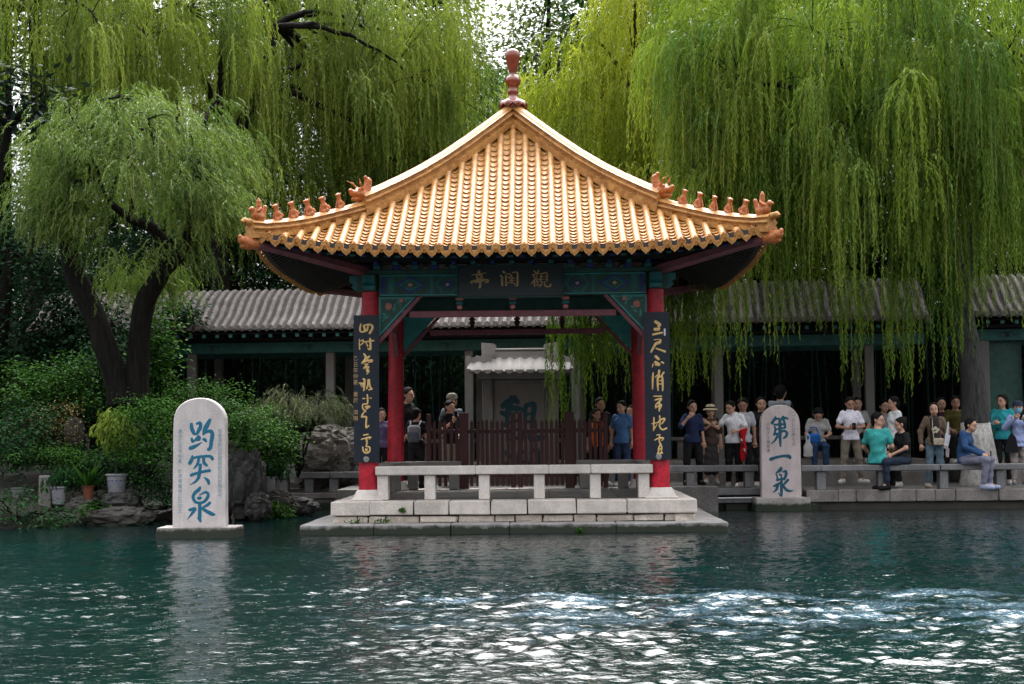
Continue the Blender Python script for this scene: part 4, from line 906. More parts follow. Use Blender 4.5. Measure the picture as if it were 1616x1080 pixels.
# ---- covered gallery
def gallery(name, label, pivot, rz, x0, x1, cols, zo=0., skip=()):
    g = thing(name, label, 'covered walkway', pivot, rz)
    ye, yr = -.62, 1.0; ze, zr = 3.50+zo, 4.36+zo
    def rp(t):           # profile from the front eave over the rolled ridge to the back
        ys_ = [ye, ye+.5, .35, .75, 1.0, 1.25, 1.65, 2.1, 2.62]; zs_ = [ze, ze+.25, 4.13+zo, 4.32+zo, 4.375+zo, 4.32+zo, 4.13+zo, 3.84+zo, 3.5+zo]
        return float(np.interp(t, np.linspace(0, 1, 9), ys_)), float(np.interp(t, np.linspace(0, 1, 9), zs_))
    mb = MB(); sp = .166; k0 = int((x1-x0)/sp)
    ts = np.linspace(0, 1, 45)
    for k in range(k0+1):
        x = x0 + k*sp; P = []
        for i, t in enumerate(ts[:30]):
            y, z = rp(t); r = .046 + (.004 if i % 4 == 0 else 0) + random.uniform(-.002, .002); ox = random.uniform(-.004, .004)
            P.append([(x+ox - r*math.cos(math.pi*j/6), y, z+.03 + r*math.sin(math.pi*j/6)) for j in range(7)])
        mb.grid(P, 0, flip=True)
        y, z = rp(0); n0 = len(mb.v); mb.lathe([(.055, 0), (.055, .03), (.04, .034), (0, .03)], 12); mb.v[n0:] = [(x+vx, y-vz, z+.035+vy) for vx, vy, vz in mb.v[n0:]]; 
    for k in range(k0):
        x = x0 + (k+.5)*sp; P = []
        js = np.linspace(-1, 1, 5); n = 26
        for i in range(n):
            for e, dz in ((0, 0.), (.92, .022)):
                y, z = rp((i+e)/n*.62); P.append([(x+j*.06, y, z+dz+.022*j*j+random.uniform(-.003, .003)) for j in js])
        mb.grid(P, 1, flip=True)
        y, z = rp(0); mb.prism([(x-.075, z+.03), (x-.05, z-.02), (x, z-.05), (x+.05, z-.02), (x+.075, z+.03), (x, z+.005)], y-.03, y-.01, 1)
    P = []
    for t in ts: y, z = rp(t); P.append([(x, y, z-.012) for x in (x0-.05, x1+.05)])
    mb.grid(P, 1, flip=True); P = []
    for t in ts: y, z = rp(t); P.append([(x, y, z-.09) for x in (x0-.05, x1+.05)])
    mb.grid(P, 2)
    mb.build('tiled_roof', ['grey_tile', 'grey_tile_shade', 'dark_wood'], g, smooth='auto')
    mb = MB(); x = x0+.1
    while x < x1:
        y, z = rp(0); mb.box(x-.035, x+.035, y+.02, y+.5, z-.16, z-.095, 0); mb.box(x-.036, x+.036, y+.015, y+.019, z-.161, z-.094, 1); x += .27
    mb.build('rafters', ['dark_wood', 'gallery_teal'], g)
    for yy in (0, 2.0):
        mb = MB(); mb.box(x0, x1, yy-.06, yy+.06, 3.05+zo, 3.27+zo, 0, .006)
        mb.box(x0, x1, yy-.05, yy+.05, 3.30+zo, 3.36+zo, 1)
        if yy == 0:
            for i in range(len(cols)-1):
                for s_, c in ((1, cols[i]), (-1, cols[i+1])):
                    for q in range(2): mb.box(c+s_*(.14+q*.05)-.008, c+s_*(.14+q*.05)+.008, -.063, -.05, 3.06+zo, 3.26+zo, 2)
                    pts = [(c+s_*(.36+.19*u+.05*math.sin(u*9)), -.062, 3.16+zo+.045*math.cos(u*9)) for u in np.linspace(0, 1, 14)]; mb.tube(pts, .008, 5, 1)
                    mb.box(min(c+s_*.3, c+s_*.62), max(c+s_*.3, c+s_*.62), -.0625, -.05, 3.23+zo, 3.245+zo, 2)
        mb.build('painted_beam', ['gallery_teal', 'dark_wood', 'teal'], g)
    for c in cols:
        for yy in (0, 2.0):
            mb = MB(); mb.box(c-.085, c+.085, yy-.085, yy+.085, .0, 3.045+zo, 0, .012); mb.build('column', 'granite', g)
    mb = MB(); mb.box(x0, x1, -.3, 2.3, -.3, .4, 0, .01); mb.box(x0, x1, -.62, -.31, -.3, .18, 0, .01); mb.build('platform', 'bank_stone', g)
    for i in range(len(cols)-1):
        if i in skip: continue
        for yy in (2.0,):
            mb = MB(); a, b = cols[i]+.1, cols[i+1]-.1; mb.box(a, b, yy-.15, yy+.15, .78, .86, 0, .01)
            for q in np.linspace(a+.2, b-.2, 6): mb.box(q-.06, q+.06, yy-.06, yy+.06, .4, .778, 0, .006)
            mb.build('rail_bench', 'bank_stone', g)
    return g
cols_ = [-9.55, -6.70, -3.85, -1.04, 1.09, 3.91, 6.83]
ga = gallery('covered_gallery', 'long grey-tiled covered walkway with teal beams and square stone columns behind the pavilion', (0, 6.6, .42), R(-4), -9.9, 7.9, cols_, zo=-.42)
gb = gallery('covered_gallery', 'shorter grey-tiled covered walkway beyond the whitewashed trunk at the right edge', (9.0, 6.1, .42), R(-4), -.35, 9.5, [.05, .93, 3.8, 6.7], zo=-.36)
mb = MB(); mb.box(-.1, .8, .15, .2, .4, 2.7, 0); mb.build('wall_panel', 'teal_panel' if 'teal_panel' in MAT else 'dark_green', gb)

# ---- rocks
def rock(label, loc, size, seed, mat='rock', group=None, parent=None, name='rock', sub=5, rough=.5):
    bm = bmesh.new(); bmesh.ops.create_icosphere(bm, subdivisions=sub, radius=1); o = Vector((seed*3.1, seed*1.7, seed*.9))
    for v in bm.verts:
        p = v.co.copy(); n = 0; 
        c = mnoise.cell_vector(p*1.6 + o)
        dv = mnoise.voronoi(p*1.9 + o)[0]
        n = .6*mnoise.ridged_multi_fractal(p*1.3 + o, .9, 2.1, 6, .9, 2.) - .55 + .25*mnoise.noise(p*2.5 + o) + 1.3*(min(.3, dv[1]-dv[0]) - .15)
        k = 1 + rough*.55*n + .10*(c.x-.5)
        q = p*k; q = Vector((math.copysign(abs(q.x)**.75, q.x), math.copysign(abs(q.y)**.75, q.y), math.copysign(abs(q.z)**.75, q.z)))
        v.co = Vector((q.x*size[0], q.y*size[1], q.z*size[2]))
    me = bpy.data.meshes.new(name); bm.to_mesh(me); bm.free(); me.materials.append(MAT[mat])
    ob = bpy.data.objects.new(name, me); COL.objects.link(ob); ob.location = loc
    if parent: ob.parent = parent
    return tag(ob, label, 'rock', group) if label else ob
def px3(px, py, Y): return at(px, py, Y)
rock('tall dark boulder beside the 趵突泉 stone with fractured face', at(385, 765, 1.2), (.34, .4, .58), 3, 'rock_dark', rough=.7)
rock('small jagged rock at the waterline under the tall boulder', at(408, 800, .9), (.2, .25, .22), 4, 'rock_dark', rough=.8)
rock('low rock bank at the waterline right of the tall boulder', at(455, 800, 2.6), (.5, .4, .17), 5, 'rock_dark', rough=.6)
rock('small light-edged rock below the white plastic pot', at(440, 790, 2.0), (.22, .2, .17), 15, 'rock', rough=.9)
for i, (px, py, sx, sz, lb_) in enumerate(((505, 715, .42, .34, 'rough boulder in the rock wall just behind the dark bench, leftmost in it'), (545, 705, .36, .3, 'upper boulder of the rock wall touching the navy board'), (540, 740, .34, .24, 'lower boulder of the rock wall right behind the dark bench'), (500, 755, .34, .2, 'flat boulder under the dark bench at the foot of the rock wall'), (520, 688, .3, .18, 'topmost weathered rock of the rock wall under the feathery shrub'))):
    rock(lb_, at(px, py, 5.5 + .1*i), (sx*1.1, .5, sz*1.15), 20+i, 'rock_pale', 'boulders of the rock wall', rough=.75)
for i, (px, py, Y, sx, sz, lb_) in enumerate(((110, 823, .3, .55, .15, 'flat rock at the waterline below the white pots'), (185, 818, .1, .55, .2, 'broad flat rock at the waterline below the blue-banded pot'), (192, 800, .35, .3, .24, 'squared dark rock carrying the blue-banded pot'), (135, 800, .5, .28, .18, 'pale-topped rock beside the terracotta pot'), (60, 822, .2, .45, .16, 'low rock half hidden by the drooping waterside shrub'), (250, 812, 1.4, .5, .2, 'dark rock at the waterline behind the 趵突泉 stone'), (330, 800, 1.8, .4, .3, 'shadowed rock between the 趵突泉 stone and the tall boulder'))):
    rock(lb_, at(px, py, Y), (sx, .4, sz), 40+i, 'rock' if i in (0, 1, 3) else 'rock_dark', 'rocks along the left bank', rough=.6)
rock('pale rock showing through the shrubs left of the tree trunk', at(118, 682, 2.2), (.16, .2, .24), 61, 'rock', 'pale rocks among the shrubs', rough=.6)
rock('pale rock showing above the sapling in the blue-banded pot', at(200, 675, 2.4), (.34, .2, .14), 62, 'rock', 'pale rocks among the shrubs', rough=.6)
mb = MB(); b0 = at(73, 812, .4); mb.box(-.1, .1, -.1, .1, -.1, .62, 0, .015, .004); o = mb.build('stone_post', 'granite', bevel=.004); o.location = (b0.x, b0.y, b0.z); tag(o, 'short square grey stone post beside the white glazed pot', 'post')

# ---- flower pots
def pot(label, px, pyt, pyb, Y, w_, mats, band=False, cat='flower pot'):
    a, b = at(px, pyt, Y), at(px, pyb, Y); h = a.z-b.z; r = w_/2
    p = thing('flower_pot', label, cat, (b.x, b.y, b.z), 0, 'flower pots on the left bank')
    mb = MB(); mb.lathe([(r*.66, 0), (r*.72, .02), (r*.88, h*.86), (r*.95, h*.88), (r, h*.93), (r, h*.985), (r*.96, h), (r*.88, h*.985), (r*.86, h*.9)], 24)
    mb.build('pot', mats[0], p, smooth='auto')
    mb = MB(); mb.lathe([(r*.86, h*.9), (.01, h*.92)], 16, caps=False); mb.build('soil', 'soil', p)
    if band:
        mb = MB(); mb.lathe([(r*.843, h*.70), (r*.853, h*.73)], 24, caps=False); mb.lathe([(r*.815, h*.56), (r*.825, h*.58)], 24, caps=False)
        for q in range(14):
            t = q*2*math.pi/14; c = Vector((math.cos(t), math.sin(t), 0)); n = Vector((-c.y, c.x, 0)); rr_ = r*.838
            mb.add([c*rr_ + n*.028 + Vector((0, 0, h*.645)), c*rr_ + Vector((0, 0, h*.685)), c*rr_ - n*.028 + Vector((0, 0, h*.645)), c*rr_ + Vector((0, 0, h*.605))], [(0, 1, 2, 3)])
            if q % 3 == 0:
                for u in range(5):
                    an = u*1.256; mb.add([c*(r*.8) + n*(.02*math.cos(an)) + Vector((0, 0, h*.4+.02*math.sin(an))), c*(r*.8) + n*(.05*math.cos(an-.2)) + Vector((0, 0, h*.4+.05*math.sin(an-.2))), c*(r*.8) + n*(.05*math.cos(an+.2)) + Vector((0, 0, h*.4+.05*math.sin(an+.2)))], [(0, 1, 2)])
        mb.build('painted_band', mats[1], p)
    return p, a
pots = {}
pots['blue'] = pot('white porcelain pot with dark blue painted band under the sapling', 184, 748, 778, .3, .36, ('pot_white', 'pot_blue'), True)
pots['white'] = pot('white glazed pot right beside the short stone post', 93, 768, 796, .3, .27, ('pot_white', 'pot_blue'))
pots['terra'] = pot('plain terracotta pot between the two white pots', 139, 767, 789, .35, .2, ('terracotta',))
pots['grey'] = pot('pale plastic pot standing among rocks right of the tall boulder', 425, 752, 777, 2.2, .25, ('pot_white', 'pot_blue'))
pots['dark'] = pot('shaded grey pot at the left edge behind the drooping shrub', 28, 770, 786, .5, .22, ('grey_stone',))

mb = MB(); mb.box(-17, 19, 0, .3, -.2, 4.3, 0); gw = mb.build('backing_wall', 'rock_dark'); gw.location = (0, 13.2, 0); gw.rotation_euler = (0, 0, R(-4)); tag(gw, 'added dark wall closing off the sky behind the bamboo and the gallery', 'wall')  # added dark backing, blocks bright sky gaps through the bamboo
# ================================================================== VEGETATION
MAT['willow_bright'] = leaf_mat('willow_leaf_bright', (.2, .28, .02), (.46, .52, .065), .48)
MAT['willow_deep'] = leaf_mat('willow_leaf_deep', (.065, .15, .02), (.25, .36, .045), .46)
MAT['willow_mid'] = leaf_mat('willow_leaf_mid', (.085, .15, .022), (.26, .34, .055), .44)
MAT['willow_blue'] = leaf_mat('willow_leaf_blue', (.045, .125, .03), (.14, .25, .06), .42)
MAT['feather'] = leaf_mat('feathery_leaf', (.06, .125, .026), (.19, .285, .065), .38)
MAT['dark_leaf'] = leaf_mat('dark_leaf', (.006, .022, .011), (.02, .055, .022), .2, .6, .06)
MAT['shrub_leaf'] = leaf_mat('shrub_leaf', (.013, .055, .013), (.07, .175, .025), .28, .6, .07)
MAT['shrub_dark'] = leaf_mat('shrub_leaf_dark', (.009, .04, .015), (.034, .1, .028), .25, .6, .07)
MAT['yellow_leaf'] = leaf_mat('yellow_leaf', (.2, .2, .03), (.34, .34, .05), .3)
MAT['dry_leaf'] = leaf_mat('dry_leaf', (.14, .1, .04), (.24, .19, .07), .25)
MAT['poplar_leaf'] = leaf_mat('poplar_leaf', (.06, .11, .03), (.17, .22, .06), .35)
MAT['magnolia_leaf'] = leaf_mat('magnolia_leaf', (.01, .025, .018), (.03, .05, .04), .1, .6, .05)
MAT['grass_leaf'] = leaf_mat('fern_leaf', (.05, .08, .045), (.14, .17, .09), .3)

def unit(v): return v/np.maximum(np.linalg.norm(v, axis=-1, keepdims=True), 1e-9)
def leaf_mesh(name, P, D, L, W, tint, mat, parent, N=None):
    n = len(P); D = unit(D)
    Rn = RNG.normal(size=(n, 3)) if N is None else N + RNG.normal(size=(n, 3))*.5
    S = unit(np.cross(D, Rn)); L = np.broadcast_to(L, (n,))[:, None]; W = np.broadcast_to(W, (n,))[:, None]
    U = unit(np.cross(S, D))
    V = np.stack([P, P + D*L*.42 + S*W*.5 + U*L*.03, P + D*L - U*L*.03, P + D*L*.42 - S*W*.5 + U*L*.03], 1).reshape(-1, 3)
    F = np.arange(4*n).reshape(n, 4)
    return np_mesh(name, V, F, mat, parent, smooth=False, attr={'tint': np.repeat(np.clip(tint, 0, 1), 4)})

def strands(C, axis, n_per, Lm, Ls, spread, reach, spacing, leaf, tint_spread=.55, lateral=.5):
    """hanging withes: returns leaf positions, directions, lengths, widths, tints"""
    nC = len(C); k = np.maximum(3, RNG.poisson(n_per, nC)); ci = np.repeat(np.arange(nC), k); n = len(ci)
    ct = RNG.uniform(0, 1, nC)
    P0 = C[ci] + RNG.normal(size=(n, 3))*np.array([spread, spread, spread*.45])
    out = P0[:, :2] - np.asarray(axis)[:2]; out = out/np.maximum(np.linalg.norm(out, axis=1, keepdims=True), .3)
    d = out*.7 + RNG.normal(size=(n, 2))*.6; d = d/np.maximum(np.linalg.norm(d, axis=1, keepdims=True), 1e-6)
    h = reach*RNG.uniform(.25, 1.2, n)
    clL = np.clip(RNG.normal(Lm, Ls, nC), Lm*.3, Lm*2)
    L = np.clip(clL[ci]*RNG.uniform(.55, 1.1, n), .25, None)
    M = int(L.max()/spacing)+1; s = (np.arange(M)[None] + RNG.uniform(0, 1, (n, 1)))*spacing; ok = s < L[:, None]
    e = 1-np.exp(-s/h[:, None]/1.1)
    sw = RNG.uniform(0, 6.28, (n, 1)); swd = RNG.normal(size=(n, 2))*.05
    X = P0[:, None, 0] + d[:, None, 0]*h[:, None]*e + swd[:, None, 0]*np.sin(s*1.3+sw)
    Y = P0[:, None, 1] + d[:, None, 1]*h[:, None]*e + swd[:, None, 1]*np.sin(s*1.1+sw)
    Z = P0[:, None, 2] - (s - .75*h[:, None]*e)
    P = np.stack([X, Y, Z], -1)[ok]
    ss = s/h[:, None]; hor = np.exp(-ss)[..., None]*d[:, None, :]
    T = np.concatenate([hor*.9, -np.ones((n, M, 1))*(1-.6*np.exp(-ss))[..., None]], -1)[ok]
    m = len(P)
    ph = RNG.uniform(0, 6.28, m); D = unit(T) + lateral*np.stack([np.cos(ph), np.sin(ph), np.zeros(m)], 1) + np.array([0, 0, -.12])
    idx = np.repeat(np.arange(n), ok.sum(1)) if False else np.broadcast_to(np.arange(n)[:, None], (n, M))[ok]
    tint = .5 + tint_spread*(ct[ci][idx]-.5)*2 + RNG.normal(size=m)*.13 + RNG.normal(size=n)[idx]*.1
    # taper: smaller leaves near the tip
    fr = (s/L[:, None])[ok]
    LL = leaf[0]*RNG.uniform(.7, 1.2, m)*(1-.35*fr**3); WW = leaf[1]*RNG.uniform(.75, 1.2, m)
    stem_sel = RNG.uniform(0, 1, n) < .45
    stems = (P0, d, h, L, swd, sw, stem_sel)
    return P, D, LL, WW, tint, stems
def stem_mesh(name, stems, parent, mat='twig', w_=.0035, seg=7):
    P0, d, h, L, swd, sw, sel = stems; P0, d, h, L, swd, sw = P0[sel], d[sel], h[sel], L[sel], swd[sel], sw[sel]; n = len(P0)
    s = np.linspace(0, 1, seg)[None]*L[:, None]*.97; e = 1-np.exp(-s/h[:, None]/1.1)
    C = np.stack([P0[:, None, 0] + d[:, None, 0]*h[:, None]*e + swd[:, None, 0]*np.sin(s*1.3+sw), P0[:, None, 1] + d[:, None, 1]*h[:, None]*e + swd[:, None, 1]*np.sin(s*1.1+sw), P0[:, None, 2] - (s - .75*h[:, None]*e)], -1)
    a = RNG.uniform(0, 3.14, n); off = np.stack([np.cos(a), np.sin(a)*.6, np.zeros(n)], 1)[:, None]*w_
    V = np.stack([C-off, C+off], 2).reshape(-1, 3); I = np.arange(n*seg*2).reshape(n, seg, 2)
    F = np.stack([I[:, :-1, 0], I[:, :-1, 1], I[:, 1:, 1], I[:, 1:, 0]], -1).reshape(-1, 4)
    return np_mesh(name, V, F, mat, parent, smooth=False)
def bez(a, b, up, n=8):
    a, b = Vector(a), Vector(b); m1 = a.lerp(b, .35) + Vector((0, 0, up)); m2 = a.lerp(b, .75) + Vector((0, 0, up*.8)); o = []
    for i in range(n+1):
        t = i/n; o.append(a*(1-t)**3 + m1*3*t*(1-t)**2 + m2*3*t*t*(1-t) + b*t**3)
    return o
def branches(parent, roots, ends, r0=.12, r1=.02, bark='bark', up=.6, twig_pts=None, twr=.012, name='branches'):
    mb = MB(); nodes = []
    for e in ends:
        rt = min(roots, key=lambda q: (Vector(q)-Vector(e)).length + random.uniform(0, .8)); p = bez(rt, e, up*random.uniform(.4, 1.2))
        p = [q + Vector((random.uniform(-.06, .06), random.uniform(-.06, .06), random.uniform(-.05, .05))) if 0 < i < len(p)-1 else q for i, q in enumerate(p)]
        k = random.uniform(.6, 1.1); mb.tube(p, [max(r1, (r0 + (r1-r0)*(i/(len(p)-1))**.8)*k) for i in range(len(p))], 7); nodes += p[2:]
    if twig_pts is not None and len(nodes):
        nd = np.array([tuple(q) for q in nodes])
        for c in twig_pts:
            j = np.argmin(((nd-c)**2).sum(1)); a = Vector(nd[j]); b = Vector(c)
            if (a-b).length < 2.6: p = bez(a, b, .15, 4); mb.tube(p, [twr, twr*.9, twr*.75, twr*.55, twr*.35], 4, caps=False)
    return mb.build(name, bark, parent, smooth=True)
def trunk_mesh(parent, paths, bark='bark', n=30):
    """tapering trunks with furrowed bark: ridges run along the trunk and wander"""
    mb = MB()
    for pi, (pts, rad) in enumerate(paths):
        P = [Vector(p) for p in pts]; ln = sum((P[i+1]-P[i]).length for i in range(len(P)-1)); m = max(6, int(ln/.07)); k = len(P)
        q = []; rr_ = []
        for i in range(m+1):
            u = i/m*(k-1); a = min(int(u), k-2); t = u-a; p0, p1, p2, p3 = P[max(a-1, 0)], P[a], P[a+1], P[min(a+2, k-1)]
            q.append(.5*(2*p1 + (p2-p0)*t + (2*p0-5*p1+4*p2-p3)*t*t + (3*p1-p0-3*p2+p3)*t**3)); rr_.append(rad[a]+(rad[a+1]-rad[a])*t)
        n0 = len(mb.v); mb.tube(q, rr_, n)
        for i in range(m+1):
            for j in range(n):
                v = Vector(mb.v[n0+i*n+j]); d = v-q[i]; L = d.length
                if L < 1e-6: continue
                dn = d/L; nz = mnoise.ridged_multi_fractal((dn.x*3.2+pi*3, dn.y*3.2, (q[i].z)*.9 + pi), .8, 2.2, 4, .9, 2.) - .9
                big = mnoise.noise((dn.x*1.2, dn.y*1.2, q[i].z*1.1+pi*7))
                mb.v[n0+i*n+j] = tuple(q[i] + d*(1 + .1*nz + .14*big))
    return mb.build('trunk', bark, parent, smooth=True)

def willow(label, base, trunk_paths, hang, axis, mat, n_per=13, Lm=2.2, Ls=.7, spread=.28, reach=.45, spacing=.034, leaf=(.105, .017), n_limbs=14, group=None, name='willow_tree', bark='bark', roots=None, limb_r=.1, tw=True, lateral=.5, stems=True, r_up=.6):
    t = thing(name, label, 'tree', base, 0, group); B = np.array(base)
    H = np.asarray(hang, float) - B
    if trunk_paths: trunk_mesh(t, [([tuple(np.array(p)-B) for p in pts], rad) for pts, rad in trunk_paths], bark)
    if roots is None: roots = [p for pts, rad in trunk_paths for p in pts[1:]]
    roots = [tuple(np.array(p)-B) for p in roots]
    ends = [tuple(H[i] + np.array([0, 0, .05])) for i in RNG.choice(len(H), min(n_limbs, len(H)), replace=False)]
    branches(t, roots, ends, limb_r, .02, bark, r_up, H if tw else None)
    P, D, L, W, tint, st = strands(H, np.array(axis)-B, n_per, Lm, Ls, spread, reach, spacing, leaf, lateral=lateral)
    leaf_mesh('crown', P, D, L, W, tint, mat, t)
    if stems: stem_mesh('withes', st, t)
    return t, len(P)
def dome(n, c, rad, top_bias=.6, zmin=-.4, seed=0, mask=None):
    """random points in the outer shell of an ellipsoid crown"""
    rr = np.random.default_rng(seed); o = []
    while len(o) < n:
        v = rr.normal(size=3); v /= np.linalg.norm(v)
        if v[2] < zmin: continue
        p = np.array(c) + v*np.array(rad)*rr.uniform(top_bias, 1.03)
        if mask and not mask(p): continue
        o.append(p)
    return np.array(o)
NL = 0
# --- the big right willow: whitewashed trunk behind the bench, crown out over the bank
wb = (8.42, 4.25, .33)
def keep_r(p): return not (p[2] < 3.4)
H1 = np.concatenate([dome(270, (7.4, 5.0, 7.6), (4.8, 3.2, 4.6), .35, -.45, 1, keep_r), dome(80, (4.6, 4.7, 7.2), (2.4, 1.6, 3.6), .35, -.35, 5, keep_r), np.array([tuple(at(random.uniform(1070, 1660), random.uniform(30, 320), random.uniform(2.9, 4.0))) for _ in range(85)]), np.array([at(px, py, Y) for px, py, Y in ((1100, 300, 3.6), (1130, 250, 3.8), (1165, 300, 3.5), (1200, 260, 3.6), (1240, 330, 3.4), (1275, 370, 3.6), (1310, 420, 3.7), (1345, 430, 3.6), (1360, 440, 3.9), (1420, 420, 3.6), (1440, 330, 3.6), (1480, 230, 3.4), (1500, 240, 3.4), (1530, 230, 3.4), (1560, 240, 3.5), (1590, 240, 3.5), (1230, 180, 3.4), (1180, 240, 3.5), (1260, 170, 3.4), (1440, 470, 3.7), (1090, 380, 3.5), (1500, 420, 3.6), (910, 452, 3.6), (930, 440, 3.7), (952, 455, 3.6), (972, 440, 3.7), (990, 450, 3.6), (925, 470, 3.9), (960, 430, 3.9), (1065, 410, 3.5), (1078, 395, 3.4), (1095, 420, 3.5), (1110, 400, 3.4), (1125, 425, 3.5), (1140, 400, 3.5), (1160, 420, 3.5), (1072, 440, 3.6))])])
t, k = willow('big weeping willow with limewashed trunk base growing behind the bench at the right bank', wb, [], H1, (7.6, 4.8, 6), 'willow_deep', 19, 1.95, .6, .17, .42, .033, (.115, .019), 18, roots=[(8.2, 4.4, 3.6), (8.1, 4.6, 4.6), (7.6, 4.8, 5.6), (8.6, 4.9, 5.4), (7.2, 5, 6.6)], limb_r=.13); NL += k
def rel(pts, b): return [tuple(np.array(p)-np.array(b)) for p in pts]
trunk_mesh(t, [(rel([(8.36, 4.3, 1.5), (8.33, 4.3, 2.4), (8.2, 4.4, 3.6), (8.1, 4.6, 4.6), (7.6, 4.8, 5.8), (7.1, 5, 7.2)], wb), [.265, .22, .2, .18, .14, .08]), (rel([(8.2, 4.4, 3.4), (8.6, 4.9, 5.2), (9.4, 5.2, 7)], wb), [.15, .13, .07])], 'bark_grey')
mb = MB(); mb.tube(rel([(8.42, 4.25, .25), (8.42, 4.25, .42), (8.42, 4.26, .7), (8.39, 4.28, 1.1), (8.36, 4.3, 1.52)], wb), [.42, .37, .33, .3, .272], 16, wob=.05); mb.build('limewashed_base', 'limewash', t, smooth=True)
# --- bright willow behind the pavilion, right of the roof
def keep_b(p): return p[2] > 3.6
H2 = np.concatenate([dome(210, (3.6, 9.4, 7.9), (3.4, 2.4, 5.0), .4, -.4, 2, keep_b), dome(80, (5.9, 8.8, 9.0), (3.2, 2, 4.2), .35, -.35, 8, keep_b)])
t, k = willow('bright yellow-green weeping willow rising behind the pavilion roof, right of its finial', (3.9, 10.2, .3), [([(3.9, 10.2, .2), (3.8, 10.1, 2.5), (3.4, 9.9, 4.6), (2.9, 9.6, 6.6), (2.6, 9.5, 8.6)], [.3, .25, .2, .14, .06]), ([(3.6, 10, 4.), (4.6, 9.8, 6.2), (5.2, 9.6, 8.4)], [.17, .13, .06])], H2, (3.6, 9.9, 6), 'willow_bright', 18, 2.0, .6, .19, .5, .034, (.125, .021), 14); NL += k
# --- willows behind the gallery on the left
H3 = np.concatenate([dome(250, (-4.9, 12.2, 8.6), (3.7, 2.4, 5.6), .35, -.45, 3, lambda p: p[2] > 3.8 and not (-7.9 < p[0] < -5.1 and p[1] < 11.6 and p[2] > 7.6)), dome(70, (-2.8, 10.8, 9.6), (2.4, 1.8, 3.2), .35, -.35, 12)])
t, k = willow('olive-green weeping willow with forked dark limbs behind the left end of the gallery', (-6.6, 9.9, .3), [([(-6.6, 9.9, .2), (-6.65, 9.9, 3), (-6.7, 9.8, 6.2), (-6.6, 9.7, 8.4), (-6.55, 9.7, 10.6)], [.3, .27, .21, .18, .1]), ([(-6.7, 9.8, 7.0), (-6.2, 9.6, 8.1), (-5.7, 9.5, 9.1), (-5.4, 9.5, 10.4)], [.19, .17, .14, .08]), ([(-6.7, 9.8, 6.6), (-7.4, 9.8, 7.9), (-8.2, 9.9, 9.5)], [.12, .09, .05]), ([(-6.6, 9.7, 8.2), (-7.0, 9.6, 9.3), (-7.6, 9.6, 10.4)], [.1, .07, .03])], H3, (-6, 11.9, 7), 'willow_mid', 17, 2.0, .6, .2, .55, .036, (.12, .021), 16); NL += k
H4 = dome(190, (-1.4, 14.5, 6.6), (3.3, 2.2, 4.4), .4, -.4, 4, lambda p: p[2] > 3.9)
t, k = willow('blue-green weeping willow directly behind the pavilion roof, left of its finial', (-1.2, 15.2, .3), [([(-1.2, 15.2, .2), (-1.2, 15.1, 4), (-1.4, 15, 7), (-1.7, 14.8, 9.6)], [.3, .26, .18, .08])], H4, (-1.5, 15, 6), 'willow_blue', 17, 2.8, .7, .18, .35, .04, (.12, .021), 10); NL += k
H5 = np.concatenate([dome(130, (-10.4, 7.6, 9.4), (3.5, 2.2, 3.8), .35, -.4, 6), dome(70, (-8.0, 9.2, 10.0), (2.4, 1.6, 2.8), .35, -.4, 16)])
t, k = willow('tall weeping willow trailing into the top left corner of the view', (-10.4, 8.6, .4), [([(-10.4, 8.6, .3), (-10.3, 8.6, 4), (-10.25, 8.5, 7.5), (-10.4, 8.3, 10.6)], [.34, .3, .23, .1]), ([(-10.3, 8.6, 6.8), (-9.3, 8.8, 8.6), (-8.3, 9, 10.2)], [.16, .12, .05])], H5, (-10.3, 8.5, 8), 'willow_mid', 16, 2.4, .8, .2, .5, .036, (.11, .019), 12); NL += k
# --- feathery leaning tree in front left, two dark trunks
ft = (-6.9, 2.2, .55); FY = 2.0
P_ = lambda px, py, Y=FY: tuple(at(px, py, Y))
H6 = np.concatenate([dome(120, tuple(at(215, 262, 1.8)), (1.75, 1.2, 1.15), .5, -.45, 7), dome(26, tuple(at(100, 320, 1.5)), (.75, .6, .6), .3, -.6, 17), dome(26, tuple(at(320, 320, 1.5)), (.75, .6, .65), .3, -.6, 18), dome(14, tuple(at(230, 170, 2.2)), (.6, .5, .4), .3, -.6, 19), dome(24, tuple(at(355, 235, 2.8)), (.6, .6, .8), .3, -.6, 21), dome(16, tuple(at(235, 430, 2.6)), (.6, .4, .35), .3, -.6, 23), np.array([at(px, py, Y) for px, py, Y in ((90, 300, 1.4), (110, 340, 1.3), (140, 380, 1.4), (300, 370, 1.2), (330, 340, 1.3), (360, 300, 1.6), (265, 385, 1.2), (200, 400, 1.5), (225, 425, 1.8), (60, 270, 1.6), (345, 270, 1.4), (310, 400, 1.6), (175, 420, 1.7))])])
t, k = willow('feathery grey-green tree leaning over the rockery on two dark furrowed trunks', ft, [([P_(188, 640), P_(180, 590), P_(150, 500), P_(118, 430), P_(106, 370), P_(112, 320)], [.23, .2, .19, .18, .14, .08]), ([P_(213, 640, 2.1), P_(218, 560, 2.1), P_(228, 480, 2.0), P_(255, 430, 1.9), P_(262, 395, 1.8), P_(240, 360, 1.7), P_(205, 345, 1.6), P_(172, 318, 1.6)], [.22, .19, .18, .15, .12, .09, .07, .045]), ([P_(255, 430, 1.9), P_(285, 400, 1.9), P_(300, 350, 1.9), P_(290, 290, 1.9)], [.14, .1, .08, .04]), ([P_(112, 400), P_(100, 330), P_(120, 260)], [.16, .1, .05])], H6, tuple(at(210, 360, 1.8)), 'feather', 21, .62, .2, .24, .42, .021, (.075, .0125), 26, name='feathery_tree', limb_r=.05, lateral=.75, r_up=.35); NL += k

